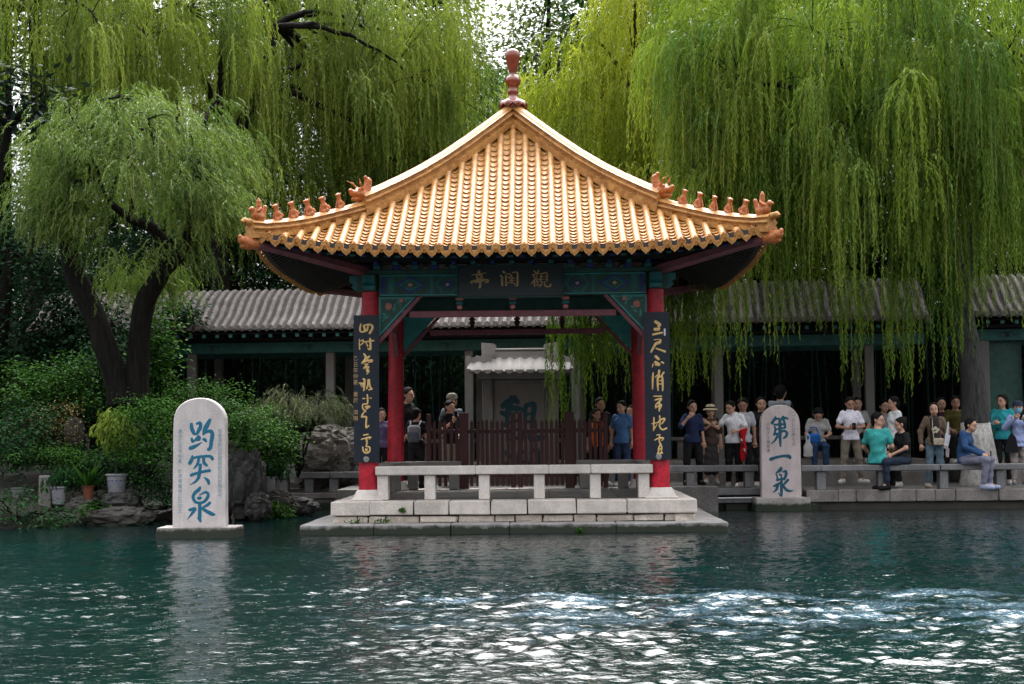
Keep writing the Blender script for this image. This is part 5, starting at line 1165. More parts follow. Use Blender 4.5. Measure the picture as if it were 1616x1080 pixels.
# --- leafy trees and shrubs
def leafy(name, label, cat, base, c, rad, n_cl, n_leaf, rc, leaf, mat, trunk=None, group=None, shell=.45, zmin=-1, droop=.3, bark='bark', limbs=8, seed=0, flat=1., limb_r=.06, part='crown', hollow=None):
    global NL
    t = thing(name, label, cat, base, 0, group); B = np.array(base); C = dome(n_cl, c, rad, shell, zmin, seed, hollow) - B
    k = np.maximum(4, RNG.poisson(n_leaf, len(C))); ci = np.repeat(np.arange(len(C)), k); n = len(ci)
    off = RNG.normal(size=(n, 3))*rc*np.array([1, 1, .6*flat]); P = C[ci] + off
    D = unit(off + RNG.normal(size=(n, 3))*rc*.8)*np.array([1, 1, .5]) + np.array([0, 0, -droop])
    ct = RNG.uniform(0, 1, len(C)); tint = .5 + .7*(ct[ci]-.5) + RNG.normal(size=n)*.16
    leaf_mesh(part, P, D, leaf[0]*RNG.uniform(.6, 1.25, n), leaf[1]*RNG.uniform(.7, 1.2, n), tint, mat, t, N=np.array([0, 0, 1.6]))
    NL += n
    if trunk: trunk_mesh(t, [(rel(pts, base), r) for pts, r in trunk], bark)
    if limbs:
        roots = [tuple(np.array(p)-B) for pts, r in trunk for p in pts[1:]] if trunk else [(0, 0, .05)]
        branches(t, roots, [tuple(C[i]) for i in RNG.choice(len(C), min(limbs, len(C)), replace=False)], limb_r, .008, bark, .15, C if trunk else None, .01)
    return t
# poplars at the top centre, far back
for i, (px, Yb, zt, rx, sd, lb_) in enumerate(((694, 24, 15.5, 1.7, 31, 'tall loose poplar far behind, left of the sky gap above the roof finial'), (868, 23, 16.2, 1.9, 32, 'tall loose poplar far behind, right of the sky gap above the roof finial'), (610, 30, 15.5, 2.6, 33, 'tall loose poplar far behind the olive willow'), (960, 27, 16.0, 2.4, 34, 'tall loose poplar far behind the bright willow'))):
    x = at(px, 100, Yb).x
    leafy('poplar_tree', lb_, 'tree', (x, Yb, .3), (x, Yb, zt-4.0), (rx, rx*.9, 4.6), 150, 62, .45, (.18, .12), 'poplar_leaf', [([(x, Yb, .2), (x+.1, Yb, 5), (x-.1, Yb, 10), (x, Yb, zt-1)], [.25, .2, .13, .04])], 'poplars far behind the gallery', .35, -.9, .35, seed=sd, limbs=16)
# dark backing trees
bk = [(-18.5, 14, 17, 4.2, ''), (-14, 17, 20, 3.6, ''), (-10, 19, 21, 3.6, ''), (-5.6, 21, 22, 3.6, ''), (-.9, 22, 11.8, 3.0, ''), (4.6, 19, 21, 3.4, ''), (8.8, 16, 20, 3.6, ''), (13, 15, 20, 3.8, ''), (17, 13, 19, 3.6, '')]
nm_ = ['beyond the left edge, outermost of its row', 'behind the tall corner willow', 'behind the forked limbs of the olive willow', 'behind the middle of the olive willow', 'behind the roof finial', 'behind the bright willow', 'behind the big right willow, nearer the pavilion', 'behind the big right willow, nearer the right edge', 'at the far right edge']
for i, (x, y, zt, r_, _) in enumerate(bk):
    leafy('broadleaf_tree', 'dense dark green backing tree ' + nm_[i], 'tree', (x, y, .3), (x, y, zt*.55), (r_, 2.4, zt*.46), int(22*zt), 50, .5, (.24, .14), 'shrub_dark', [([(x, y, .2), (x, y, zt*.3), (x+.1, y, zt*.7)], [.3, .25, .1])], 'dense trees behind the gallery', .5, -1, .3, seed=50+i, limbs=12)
x, y = at(688, 240, 17).x, 17
leafy('clipped_tree', 'small bright yellow-green rounded tree top peeping over the left hip of the roof', 'tree', (x, y, .3), (x, y, at(688, 246, 17).z-.1), (.75, .6, .5), 40, 60, .12, (.09, .06), 'yellow_leaf', [([(x, y, .2), (x, y, 4), (x, y, at(688, 260, 17).z)], [.12, .1, .05])], None, .6, -.6, .1, seed=71)
# dark evergreens at far left
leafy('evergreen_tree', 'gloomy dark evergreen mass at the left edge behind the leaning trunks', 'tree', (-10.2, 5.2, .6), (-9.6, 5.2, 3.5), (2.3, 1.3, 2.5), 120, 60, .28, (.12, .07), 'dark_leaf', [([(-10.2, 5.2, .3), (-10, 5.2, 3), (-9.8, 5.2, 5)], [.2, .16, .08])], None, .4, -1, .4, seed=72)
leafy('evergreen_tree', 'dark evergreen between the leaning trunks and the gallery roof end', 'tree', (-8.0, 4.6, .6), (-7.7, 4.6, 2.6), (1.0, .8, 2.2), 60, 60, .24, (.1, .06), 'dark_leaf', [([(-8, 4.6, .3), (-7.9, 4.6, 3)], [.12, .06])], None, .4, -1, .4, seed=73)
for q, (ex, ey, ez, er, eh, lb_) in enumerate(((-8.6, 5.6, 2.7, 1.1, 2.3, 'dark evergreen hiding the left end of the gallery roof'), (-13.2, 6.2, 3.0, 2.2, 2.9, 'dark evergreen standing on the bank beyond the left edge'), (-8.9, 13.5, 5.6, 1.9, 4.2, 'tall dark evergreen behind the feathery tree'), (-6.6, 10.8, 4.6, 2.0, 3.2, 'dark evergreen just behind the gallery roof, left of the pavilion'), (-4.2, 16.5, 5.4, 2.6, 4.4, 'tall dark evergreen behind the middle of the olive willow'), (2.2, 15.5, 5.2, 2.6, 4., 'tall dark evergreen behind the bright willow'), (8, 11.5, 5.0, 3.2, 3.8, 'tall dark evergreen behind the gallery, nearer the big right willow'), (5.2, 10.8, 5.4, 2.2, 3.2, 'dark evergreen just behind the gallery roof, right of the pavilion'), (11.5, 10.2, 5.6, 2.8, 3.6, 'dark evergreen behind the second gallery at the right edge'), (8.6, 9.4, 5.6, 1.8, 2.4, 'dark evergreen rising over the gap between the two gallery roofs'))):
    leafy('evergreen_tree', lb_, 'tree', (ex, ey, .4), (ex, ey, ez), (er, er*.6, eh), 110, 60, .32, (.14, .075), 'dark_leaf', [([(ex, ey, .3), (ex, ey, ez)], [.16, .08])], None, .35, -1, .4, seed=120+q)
x, z = at(55, 170, 3.2).x, at(55, 170, 3.2).z
leafy('magnolia_tree', 'dark magnolia branch with large leathery leaves at the left edge', 'tree', (-10.2, 3.4, .5), (x-.4, 3.2, z), (1.2, .8, .75), 26, 17, .24, (.24, .1), 'magnolia_leaf', [([(-10.2, 3.4, .3), (-10., 3.4, 3), (-9.2, 3.3, z-.3)], [.16, .13, .06])], None, .3, -1, .1, seed=74)
# shrubs: label, pixel centre, depth, half sizes, clumps, leaves, clump radius, leaf, material
SH = [('drooping_shrub', 'dark drooping shrub hanging over the water at the lower left corner', (30, 815), -.5, (.85, .5, .42), 36, 60, .15, (.08, .035), 'shrub_dark'),
 ('broadleaf_shrub', 'tall green shrub with bright young leaves at the left edge above the pots', (70, 615), 2.6, (1.25, .7, .62), 70, 60, .17, (.07, .045), 'shrub_leaf'),
 ('broadleaf_shrub', 'shadowy shrub at the left edge below the tall bright one', (25, 690), 1.2, (.8, .6, .6), 44, 60, .17, (.075, .045), 'shrub_dark'),
 ('layered_shrub', 'low layered shrub with light green sprays above the short stone post', (85, 722), .7, (.75, .4, .2), 34, 70, .13, (.055, .03), 'shrub_leaf'),
 ('dry_shrub', 'thin yellowing shrub with brownish leaves left of the sapling', (85, 670), 1.7, (.5, .35, .4), 26, 46, .13, (.05, .022), 'dry_leaf'),
 ('layered_shrub', 'fresh green layered shrub at the left side of the 趵突泉 stone', (240, 690), .3, (.75, .55, .72), 60, 75, .16, (.06, .032), 'shrub_leaf'),
 ('layered_shrub', 'fresh green layered shrub at the right side of the 趵突泉 stone', (385, 672), 1.3, (.72, .5, .42), 46, 75, .15, (.06, .032), 'shrub_leaf'),
 ('broadleaf_shrub', 'rounder deep green shrub above the pale plastic pot', (430, 700), 2.6, (.5, .4, .52), 38, 70, .14, (.075, .05), 'shrub_leaf'),
 ('dark_shrub', 'dark undergrowth shrub below the leaning trunks', (165, 615), 3.0, (.9, .5, .7), 50, 55, .2, (.08, .05), 'shrub_dark'),
 ('dark_shrub', 'dark shrub low behind the pots, under the sapling', (215, 735), .9, (.55, .4, .36), 34, 60, .15, (.075, .04), 'shrub_dark'),
 ('dark_shrub', 'dark low shrub filling the bank between the pots and the waterline rocks', (150, 752), .75, (.7, .3, .28), 40, 60, .14, (.075, .035), 'shrub_dark'),
 ('layered_shrub', 'dark layered shrub drooping to the water just left of the 趵突泉 stone', (262, 770), .5, (.42, .4, .4), 36, 64, .14, (.06, .032), 'shrub_dark'),
 ('layered_shrub', 'dark layered shrub between the 趵突泉 stone and the tall boulder', (365, 735), 1.9, (.3, .3, .4), 26, 60, .13, (.06, .032), 'shrub_dark'),
 ('climbing_vine', 'leafy vine climbing beside the right-hand leaning trunk', (250, 560), 3.3, (.28, .25, .95), 36, 42, .13, (.09, .07), 'shrub_leaf'),
 ('climbing_vine', 'dark leafy creeper spreading over the left end of the gallery roof', (282, 493), 6.35, (.52, .4, .28), 26, 26, .13, (.1, .08), 'shrub_dark'),
 ('leafy_shrub', 'low green shrub in front of the first gallery column', (300, 625), 3.6, (1.1, .5, .28), 44, 65, .15, (.065, .035), 'shrub_leaf'),
 ('small_plant', 'small vivid green plant among the rocks by the terracotta pot', (150, 803), -.1, (.2, .15, .14), 14, 26, .06, (.075, .06), 'shrub_leaf'),
 ('small_plant', 'grassy tuft at the waterline right of the tall boulder', (437, 808), 1.7, (.26, .2, .13), 18, 30, .08, (.11, .018), 'shrub_leaf')]
for i, (nm, lb_, (px, py), Y, rad, ncl, nl, rc, lf, mt) in enumerate(SH):
    c = at(px, py, Y); leafy(nm, lb_, 'shrub' if 'plant' not in nm and 'vine' not in nm else ('vine' if 'vine' in nm else 'plant'), (c.x, Y, max(.0, c.z-rad[2])), tuple(c), rad, ncl, nl, rc, lf, mt, None, None, .4, -1, .25, seed=90+i, limbs=9, limb_r=.014, part='foliage', flat=.6 if 'layered' in nm else 1)
# fine feathery shrub left of the pavilion
c = at(470, 655, 4.6); H7 = dome(60, tuple(c + Vector((0, 0, .12))), (.95, .5, .42), .3, -.4, 41)
willow('fine feathery grey-green shrub between the rock wall and the navy board', (c.x, 4.6, .5), [], H7, (c.x, 4.6, .3), 'grass_leaf', 20, .3, .1, .12, .34, .018, (.075, .006), 10, name='feathery_shrub', roots=[(c.x, 4.6, .6)], limb_r=.012, lateral=.9, r_up=.2)
# sapling and pot plants
def potplant(label, pt, kind, name='pot_plant'):
    global NL
    a = pt[1]; t = thing(name, label, 'plant', (a.x, a.y, a.z-.03))
    if kind == 'sapling':
        mb = MB(); mb.tube([(0, 0, 0), (-.01, 0, .3), (.0, 0, .62)], [.02, .018, .012], 8); mb.build('stem', 'bark_grey', t, smooth=True)
        P, D, L, W, tint, st = strands(dome(26, (0, 0, .85), (.3, .25, .34), .3, -1, 77), (0, 0, .6), 7, .25, .08, .05, .12, .03, (.1, .03))
        leaf_mesh('foliage', P, D, L, W, tint, 'willow_mid', t)
        branches(t, [(0, 0, .6)], [(.2, 0, .9), (-.2, .05, .95), (.05, -.1, 1.1), (-.1, 0, .8), (.25, .1, .75)], .01, .004, 'bark_grey', .1)
    elif kind == 'strap':
        n = 46; a_ = RNG.uniform(0, 6.28, n); P = np.stack([np.cos(a_)*.03, np.sin(a_)*.03, RNG.uniform(0, .1, n)], 1); D = np.stack([np.cos(a_)*.6, np.sin(a_)*.6, RNG.uniform(.2, 1.1, n)], 1)
        leaf_mesh('foliage', P, D, RNG.uniform(.28, .5, n), .07, RNG.uniform(.1, .9, n), 'shrub_leaf', t)
    else:
        P, D, L, W, tint, st = strands(dome(16, (0, 0, .2), (.2, .2, .2), .3, -.3, 78), (0, 0, 0), 8, .2, .05, .05, .12, .03, (.07, .03)); leaf_mesh('foliage', P, D, L, W, tint, 'shrub_dark', t)
    return t
potplant('young sapling with yellowish drooping leaves in the blue-banded pot', pots['blue'], 'sapling', 'sapling')
potplant('broad strap-leaved plant in the terracotta pot', pots['terra'], 'strap')
potplant('dark bushy plant in the white glazed pot', pots['white'], 'bush')
potplant('leafy plant in the pale plastic pot right of the tall boulder', pots['grey'], 'bush')
for lb_, px, py, Y in (('tiny weed sprouting from the plinth edge under the left red column', 634, 806, -2.61), ('tiny hanging weed on the plinth footing below the second bench leg from the right', 914, 836, -2.98), ('tuft of moss-green grass on the footing ledge at the left plinth corner', 560, 825, -2.7), ('tuft of moss-green grass on the footing ledge near the left red column', 604, 824, -2.7)):
    c = at(px, py, Y); t = thing('weed_plant', lb_, 'weed', (c.x, Y, c.z)); n = 60; P = RNG.normal(size=(n, 3))*np.array([.06 if 'tuft' in lb_ else .025, .015, .012]); D = RNG.normal(size=(n, 3)) + np.array([0, -.6, .5 if 'hanging' not in lb_ else -1.2]); leaf_mesh('foliage', P, D, .055, .016, RNG.uniform(.3, 1, n), 'shrub_leaf', t)
# bamboo grove behind the gallery (reads as one dark mass)
mb = MB()
for k in range(330):
    x = random.uniform(-11, 14); y = random.uniform(9.2, 10.4) - .07*x*.9; h = random.uniform(3., 4.6); l = random.uniform(-.25, .25)
    mb.tube([(x, y, .2), (x+l*.4, y, h*.5), (x+l, y, h)], [.02, .018, .008], 5, mi=random.choice((0, 0, 1)), caps=False)
o = mb.build('bamboo_stalks', ['bark', 'dark_green'], smooth=True); tag(o, kind='stuff')
n = 95000; P = np.stack([RNG.uniform(-12, 15, n), RNG.uniform(10.2, 11.6, n), .2 + 5.9*RNG.uniform(0, 1, n)**.8], 1); P[:, 1] -= .065*P[:, 0]; D = RNG.normal(size=(n, 3))*.6 + np.array([0, 0, -.7])
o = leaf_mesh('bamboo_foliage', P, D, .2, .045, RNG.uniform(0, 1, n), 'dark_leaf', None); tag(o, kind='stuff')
print('LEAVES', NL)
# ================================================================== PEOPLE
V3 = lambda *a: np.array(a, float)
def person(label, x, y, z, H, facing, skin='skin', shirt=None, sleeve='short', shirt_len=.86, pants=None, pant_len=.1, shoes=(.6, .6, .6), hair='short', pose=None, head=(0, 0, 0), extras=(), h=.0145, coll=False, group=None, skirt=False, hat=None, open_front=None):
    """H: standing height; facing: 0 = towards the camera, positive turns to +x; z: ground under the feet"""
    root = thing('person', label, 'person', (x, y, z), facing, group); k = H/1.7
    J = dict(pel=V3(0, 0, .93), wai=V3(0, .0, 1.07), che=V3(0, .0, 1.27), nec=V3(0, .01, 1.43), hea=V3(0, -.02, 1.575))
    for s, n in ((-1, 'r'), (1, 'l')):
        J['sh'+n] = V3(s*.152, .01, 1.375); J['el'+n] = V3(s*.205, .03, 1.12); J['wr'+n] = V3(s*.22, -.04, .89)
        J['hi'+n] = V3(s*.09, 0, .90); J['kn'+n] = V3(s*.10, -.015, .49); J['an'+n] = V3(s*.105, .02, .085); J['to'+n] = V3(s*.125, -.13, .03)
        J['fi'+n] = None
    for a, b in (pose or {}).items(): J[a] = V3(*b)
    hd = J['hea']; yaw_, tilt, nod = head
    cy_, sy_ = math.cos(yaw_), math.sin(yaw_)
    fwd = V3(sy_, -cy_, 0)*math.cos(nod) + V3(0, 0, -math.sin(nod)); sd_ = V3(cy_, sy_, 0)*math.cos(tilt) + V3(0, 0, math.sin(tilt)); upv = np.cross(sd_, fwd)*-1
    if upv[2] < 0: upv = -upv
    W = lambda a, b, c: hd + sd_*a + fwd*b + upv*c       # head frame: side, forward, up
    body = [(J['pel'], J['wai'], .115, .105), (J['wai'], J['che'], .105, .118), (J['pel'] + V3(-.045, 0, 0), J['pel'] + V3(.045, 0, 0), .115, .115), (J['che'] + V3(-.055, 0, 0), J['che'] + V3(.055, 0, 0), .105, .105), (J['shr']*.92 + J['shl']*.08, J['shl']*.92 + J['shr']*.08, .056, .056), (J['che'] + V3(0, 0, .05), J['nec'], .085, .054), (J['nec'], W(0, -.02, -.03), .053, .055)]
    headc = [(W(0, -.02, .045), W(0, .0, .04), .092, .088), (W(0, .02, -.02), W(0, .04, -.075), .07, .045), (W(-.03, .03, -.04), W(.03, .03, -.04), .05, .05), (W(0, .095, .012), W(0, .112, -.022), .009, .016), (W(-.088, -.01, .02), W(-.09, -.015, -.02), .02, .014), (W(.088, -.01, .02), W(.09, -.015, -.02), .02, .014), (W(-.04, .078, .03), W(.04, .078, .03), .016, .016), (W(-.018, .092, -.058), W(.018, .092, -.058), .010, .010)]
    arms, legs = {}, {}
    for n in 'rl':
        arms[n] = [(J['sh'+n], J['el'+n], .043, .037), (J['el'+n], J['wr'+n], .037, .025)]
        legs[n] = [(J['hi'+n], J['kn'+n], .088, .056), (J['kn'+n], J['an'+n], .056, .036), (J['an'+n], J['an'+n]*.4 + J['to'+n]*.6, .036, .03)]
    # hands: palm in the body, fingers as slim tapering chains rooted in it
    hands = []; fing = MB()
    for n, s in (('r', -1), ('l', 1)):
        d = unit(J['wr'+n]-J['el'+n]); 
        if J['fi'+n] is not None: d = unit(J['fi'+n]-J['wr'+n])
        sdv = unit(np.cross(d, V3(0, 1, .2))) if abs(d[1]) < .9 else V3(1, 0, 0); pn = np.cross(d, sdv)
        p0 = J['wr'+n]; p1 = p0 + d*.075; hands += [(p0, p1, .026, .032), (p1 - sdv*.02, p1 + sdv*.02, .024, .024)]
        for q, (o_, ln) in enumerate(((-.032, .062), (-.011, .074), (.011, .07), (.031, .055))):
            a = p1 + sdv*o_ + d*.01; b = a + d*ln*.55 + pn*.008*s; c = b + d*ln*.4 + pn*.026*s; fing.tube([Vector(a), Vector(b), Vector(c)], [.0095, .0085, .006], 6)
        a = p0 + d*.03 - sdv*.026*s; fing.tube([Vector(a), Vector(a + d*.035 - sdv*.03*s), Vector(a + d*.065 - sdv*.034*s)], [.011, .0095, .007], 6)
    allc = body + headc + arms['r'] + arms['l'] + legs['r'] + legs['l'] + hands
    G, lo = sdf_grid(allc, h, .03)
    d = caps_sdf(G, body + arms['r'] + arms['l'] + legs['r'] + legs['l'] + hands, .028); dh = caps_sdf(G, headc, .016)
    hh = np.clip(.5+.5*(d-dh)/.02, 0, 1); d = d + (dh-d)*hh - .02*hh*(1-hh)
    V, Q = surface_nets(d, lo, h); nb = len(V)
    V = np.concatenate([V, np.array([tuple(v) for v in fing.v])]); fq = [f if len(f) == 4 else None for f in fing.f]
    feat = MB()
    for s in (-1, 1):
        for (fw, up_, rr_, w_) in ((.098, .018, .006, .009), (.100, .040, .0035, .016)):
            feat.tube([Vector(W(s*.034-w_, fw-.006, up_)), Vector(W(s*.034, fw, up_+.002)), Vector(W(s*.034+w_, fw-.006, up_))], [rr_*.7, rr_, rr_*.7], 6)
    Ff = [tuple(i+nb for i in f) for f in fing.f]
    me = bpy.data.meshes.new('body'); n2 = len(V); Vv = V.tolist() + [tuple(v) for v in feat.v]
    m_l = MB(); m_l.tube([Vector(W(-.024, .0985, -.058)), Vector(W(0, .106, -.058)), Vector(W(.024, .0985, -.058))], [.004, .0075, .004], 6)
    n3 = len(Vv); Vv += [tuple(v) for v in m_l.v]
    F = [tuple(q) for q in Q.tolist()] + Ff + [tuple(i+n2 for i in f) for f in feat.f] + [tuple(i+n3 for i in f) for f in m_l.f]
    me.from_pydata([tuple(np.array(v)*k) for v in Vv], [], F); me.materials.append(MAT[skin]); me.materials.append(MAT['features']); me.materials.append(MAT['lips'])
    mi = np.zeros(len(F), np.int32); a = len(Q)+len(Ff); mi[a:a+len(feat.f)] = 1; mi[a+len(feat.f):] = 2
    me.polygons.foreach_set('material_index', mi); me.polygons.foreach_set('use_smooth', np.ones(len(F), bool))
    o = bpy.data.objects.new('body', me); COL.objects.link(o); o.parent = root
    def part(name, caps, infl, clip, mat, kk=.035, hv=None, wr=.0):
        hv = hv or h; caps = [(a, b, r1+infl, r2+infl) for a, b, r1, r2 in caps]; G, lo = sdf_grid(caps, hv, .03); d = caps_sdf(G, caps, kk)
        if wr: d = d + wr*np.sin(G[..., 2]*38 + 3*np.sin(G[..., 0]*14+x*9))*np.cos(G[..., 0]*22+G[..., 1]*17)
        for c in clip: d = np.maximum(d, c(G))
        V, Q = surface_nets(d, lo, hv); return np_mesh(name, V*k, Q, mat, root)
    seated = J['knr'][2] > J['hir'][2] - .2
    if shirt is not None:
        tors = body[:6]; fr = {'short': .62, 'long': 1.0, 'none': .1, 'elbow': .95}[sleeve]; caps = list(tors)
        for n in 'rl':
            S_, E2, W2 = J['sh'+n], J['el'+n], J['wr'+n]
            if sleeve in ('short', 'elbow', 'none'): caps.append((S_, S_ + (E2-S_)*fr, .044, .047 if sleeve != 'none' else .045))
            else: caps += [(S_, E2, .05, .045), (E2, E2 + (W2-E2)*.92, .045, .032)]
        b0 = J['pel']; axis = unit(J['che']-J['pel']); hem = (shirt_len - .93)
        clip = [lambda G: -((G-b0) @ axis - hem), lambda G: np.where(np.abs(G[..., 0]-J['nec'][0]) < .12, (G-J['nec']) @ unit(J['nec']-J['che']) - .0, -1)]
        if hem < 0: caps.append((b0 + V3(-.05, 0, 0) + axis*hem, b0 + V3(.05, 0, 0) + axis*hem, .115, .115))
        so = part('shirt', caps, .017, clip, cloth(shirt), .022, wr=.007)
        if coll:
            mb = MB(); c = J['nec']; mb.lathe([(.062, -.02), (.076, .0), (.07, .03), (.066, .032), (.06, .0)], 18, tuple(c*k), 0, False); mb.v = [tuple(np.array(v)) for v in mb.v]; mb.build('collar', cloth(mul(shirt, 1.08)), so, smooth=True)
    if open_front is not None:
        a_ = [(J['che'] + V3(0, -.085, .1), J['pel'] + V3(0, -.085, .03), .06, .075)]
        part('undershirt', a_, .03, [], cloth(open_front))
    if pants is not None:
        caps = [body[0], body[2]]
        for n in 'rl':
            K, A_ = J['kn'+n], J['an'+n]; caps += [(J['hi'+n], K, .092, .066), (K, K + (A_-K)*(1-pant_len), .066, .052)]
        wz = J['pel'] + unit(J['wai']-J['pel'])*.08
        if skirt: caps = [body[0], body[2], (J['pel'] + V3(-.03, 0, 0), (J['knr']+J['anr'])/2 + V3(.03, 0, 0), .12, .10), (J['pel'] + V3(.03, 0, 0), (J['knl']+J['anl'])/2 - V3(.03, 0, 0), .12, .10)]
        part('trousers' if not skirt else 'skirt', caps, .005, [lambda G: (G-wz) @ unit(J['wai']-J['pel'])], cloth(pants), wr=.007)
    for n in 'rl':
        A_, T_ = J['an'+n], J['to'+n]; fw_ = unit(T_-A_); heel = A_ + V3(0, 0, -.045) - fw_*V3(1, 1, 0)*.03; tip = A_ + (T_-A_)*1.0
        part('shoe', [(heel, tip, .042, .036), (A_, A_ + V3(0, 0, -.04), .045, .045)], .008, [lambda G: -(G[..., 2] - min(heel[2], tip[2]) + .042)], cloth(shoes, .6), .02)
    if hair:
        hc = [(W(0, -.022, .052), W(0, .002, .05), .098, .095), (W(0, -.05, .0), W(0, -.055, -.05), .078, .06)]
        if hair == 'long': hc += [(W(0, -.06, -.02), W(0, -.07, -.2), .085, .07), (W(-.07, -.01, .0), W(-.075, -.02, -.13), .035, .025), (W(.07, -.01, 0), W(.075, -.02, -.13), .035, .025)]
        if hair == 'bun': hc += [(W(0, -.1, .09), W(0, -.11, .1), .045, .045)]
        if hair == 'tail': hc += [(W(0, -.1, .04), W(0, -.15, -.1), .035, .02)]
        if hair == 'fringe': hc += [(W(0, -.05, -.02), W(0, -.06, -.1), .085, .07), (W(-.075, .01, .02), W(-.08, .0, -.08), .03, .02), (W(.075, .01, .02), W(.08, .0, -.08), .03, .02)]
        lim = {'fringe': .05}.get(hair, .066)
        clip = [lambda G: np.maximum(((G-hd) @ fwd) - lim + .7*np.maximum(0, .085-((G-hd) @ upv))*(1 if hair != 'fringe' else .35), -1)]
        part('hair', hc, .004, clip, 'hair', .02, .012, .006)
    if hat:
        mb = MB(); kind, col = hat
        if kind == 'brim':
            pr = [(.17, -.02), (.165, .0), (.11, .02), (.105, .06), (.085, .1), (.04, .112), (.001, .114)]
        else: pr = [(.108, .0), (.107, .04), (.085, .085), (.04, .105), (.001, .107)]
        mb.lathe(pr, 20, (0, 0, 0), 0, False)
        if kind == 'brim': mb.lathe([(.113, .022), (.109, .055)], 20, (0, 0, 0), 1, False)
        else: mb.tube([(-.05, -.09, .005), (-.04, -.16, -.005), (.04, -.16, -.005), (.05, -.09, .005)], [.012]*4, 6)
        bs_ = np.stack([sd_, -fwd, upv], 1); mb.v = [tuple((W(0, -.01, .055) + bs_ @ np.array(v))*k) for v in mb.v]; mb.build('hat', [cloth(col), MAT['hair']], root, smooth='auto')
    for e in extras: e(root, J, k, W, part)
    return root, J, k
def held(name, label, cat, root, k, build, mats, smooth='auto'):
    """a carried object: a thing of its own, placed in the same frame as the person"""
    mb = MB(); build(mb); mb.v = [tuple(np.array(v)*k) for v in mb.v]
    c = np.mean(np.array(mb.v), 0); mb.v = [tuple(np.array(v)-c) for v in mb.v]
    o = mb.build(name, mats, None, smooth); cz, sz = math.cos(root.rotation_euler[2]), math.sin(root.rotation_euler[2])
    o.location = (root.location[0] + c[0]*cz - c[1]*sz, root.location[1] + c[0]*sz + c[1]*cz, root.location[2] + c[2]); o.rotation_euler = root.rotation_euler
    return tag(o, label, cat)
def phone(root, k, p, label):
    p = V3(*p); return held('phone', label, 'phone', root, k, lambda mb: mb.box(p[0]-.036, p[0]+.036, p[1]-.006, p[1]+.006, p[2]-.07, p[2]+.07, 0, .004), ['hair'])
def spot(px, pyh, Y, zf=None, pyf=None):
    """feet position and standing height from the head-top and foot pixels"""
    t = at(px, pyh, Y); zf = at(px, pyf, Y).z if zf is None else zf
    return t.x, Y, zf, (t.z-zf)*1.7/1.715
SEAT = dict(pel=(0, .0, .55), wai=(0, .02, .70), che=(0, .0, .90), nec=(0, -.02, 1.06), hea=(0, -.05, 1.205), shr=(-.155, -.01, 1.01), shl=(.155, -.01, 1.01), elr=(-.23, -.06, .77), ell=(.23, -.06, .77), wrr=(-.12, -.27, .66), wrl=(.12, -.27, .66), hir=(-.09, 0, .53), hil=(.09, 0, .53), knr=(-.11, -.42, .52), knl=(.11, -.42, .52), anr=(-.11, -.40, .085), anl=(.11, -.40, .085), tor=(-.12, -.55, .03), tol=(.12, -.55, .03))
def seat(**kw): d = dict(SEAT); d.update(kw); return d
TZ, LZ = .345, .43        # pavement levels right of and behind the pavilion
navy = (.025, .035, .075); black = (.012, .012, .014); white = (.8, .8, .83)

# --- behind the pavilion, left
x, y, z, H = spot(657, 645, 3.3, LZ)
p, J, k = person('person in black seen from behind with a grey backpack, beside the fence post', x, y, z, H, R(170), shirt=black, pants=black, shoes=black, hair='short', head=(R(-25), 0, .1), pose=dict(wrr=(-.2, -.2, 1.0), wrl=(.2, -.2, 1.0)))
def bp(mb):
    mb.box(-.14, .14, .13, .27, 1.0, 1.36, 0, .05); mb.box(-.12, .12, .27, .32, 1.02, 1.2, 1, .03); mb.box(-.142, .142, .128, .272, .99, 1.12, 1, .05)
    for s in (-1, 1): mb.tube([(s*.1, .14, 1.36), (s*.11, .06, 1.44), (s*.115, -.06, 1.42), (s*.13, -.12, 1.25), (s*.14, .1, 1.05)], .018, 6, 2)
held('backpack', 'grey backpack with pale straps on the back of the person in black', 'backpack', p, k, bp, [cloth((.22, .23, .26)), cloth((.09, .12, .14)), cloth((.45, .45, .47))])
x, y, z, H = spot(709, 633, 3.6, LZ)
p, J, k = person('smiling man in a black polo raising a phone to his mouth behind the pickets', x, y, z, H, R(35), shirt=black, pants=(.3, .27, .22), coll=True, head=(R(15), 0, 0), pose=dict(elr=(-.25, -.1, 1.12), wrr=(-.08, -.26, 1.3), fir=(.0, -.27, 1.42), ell=(.23, -.05, 1.12), wrl=(.1, -.2, 1.02)))
phone(p, k, (-.02, -.275, 1.43), 'dark phone held up by the smiling man in the black polo')
x, y, z, H = spot(713, 622, 4.1, LZ)
person('person in a grey-green cap and grey top standing behind the man in the black polo', x, y, z, H, R(20), shirt=(.16, .18, .2), pants=(.1, .1, .12), hat=('cap', (.2, .19, .15)), h=.017)
x, y, z, H = spot(643, 612, 4.4, LZ)
person('tall person in black half hidden behind the rear left red column', x, y, z, H, R(60), shirt=black, pants=black, h=.017)
x, y, z, H = spot(602, 645, 4.0, LZ)
person('person in a purple top almost hidden between the navy board and the rear column', x, y, z, H, R(20), shirt=(.13, .1, .2), pants=black, h=.018)
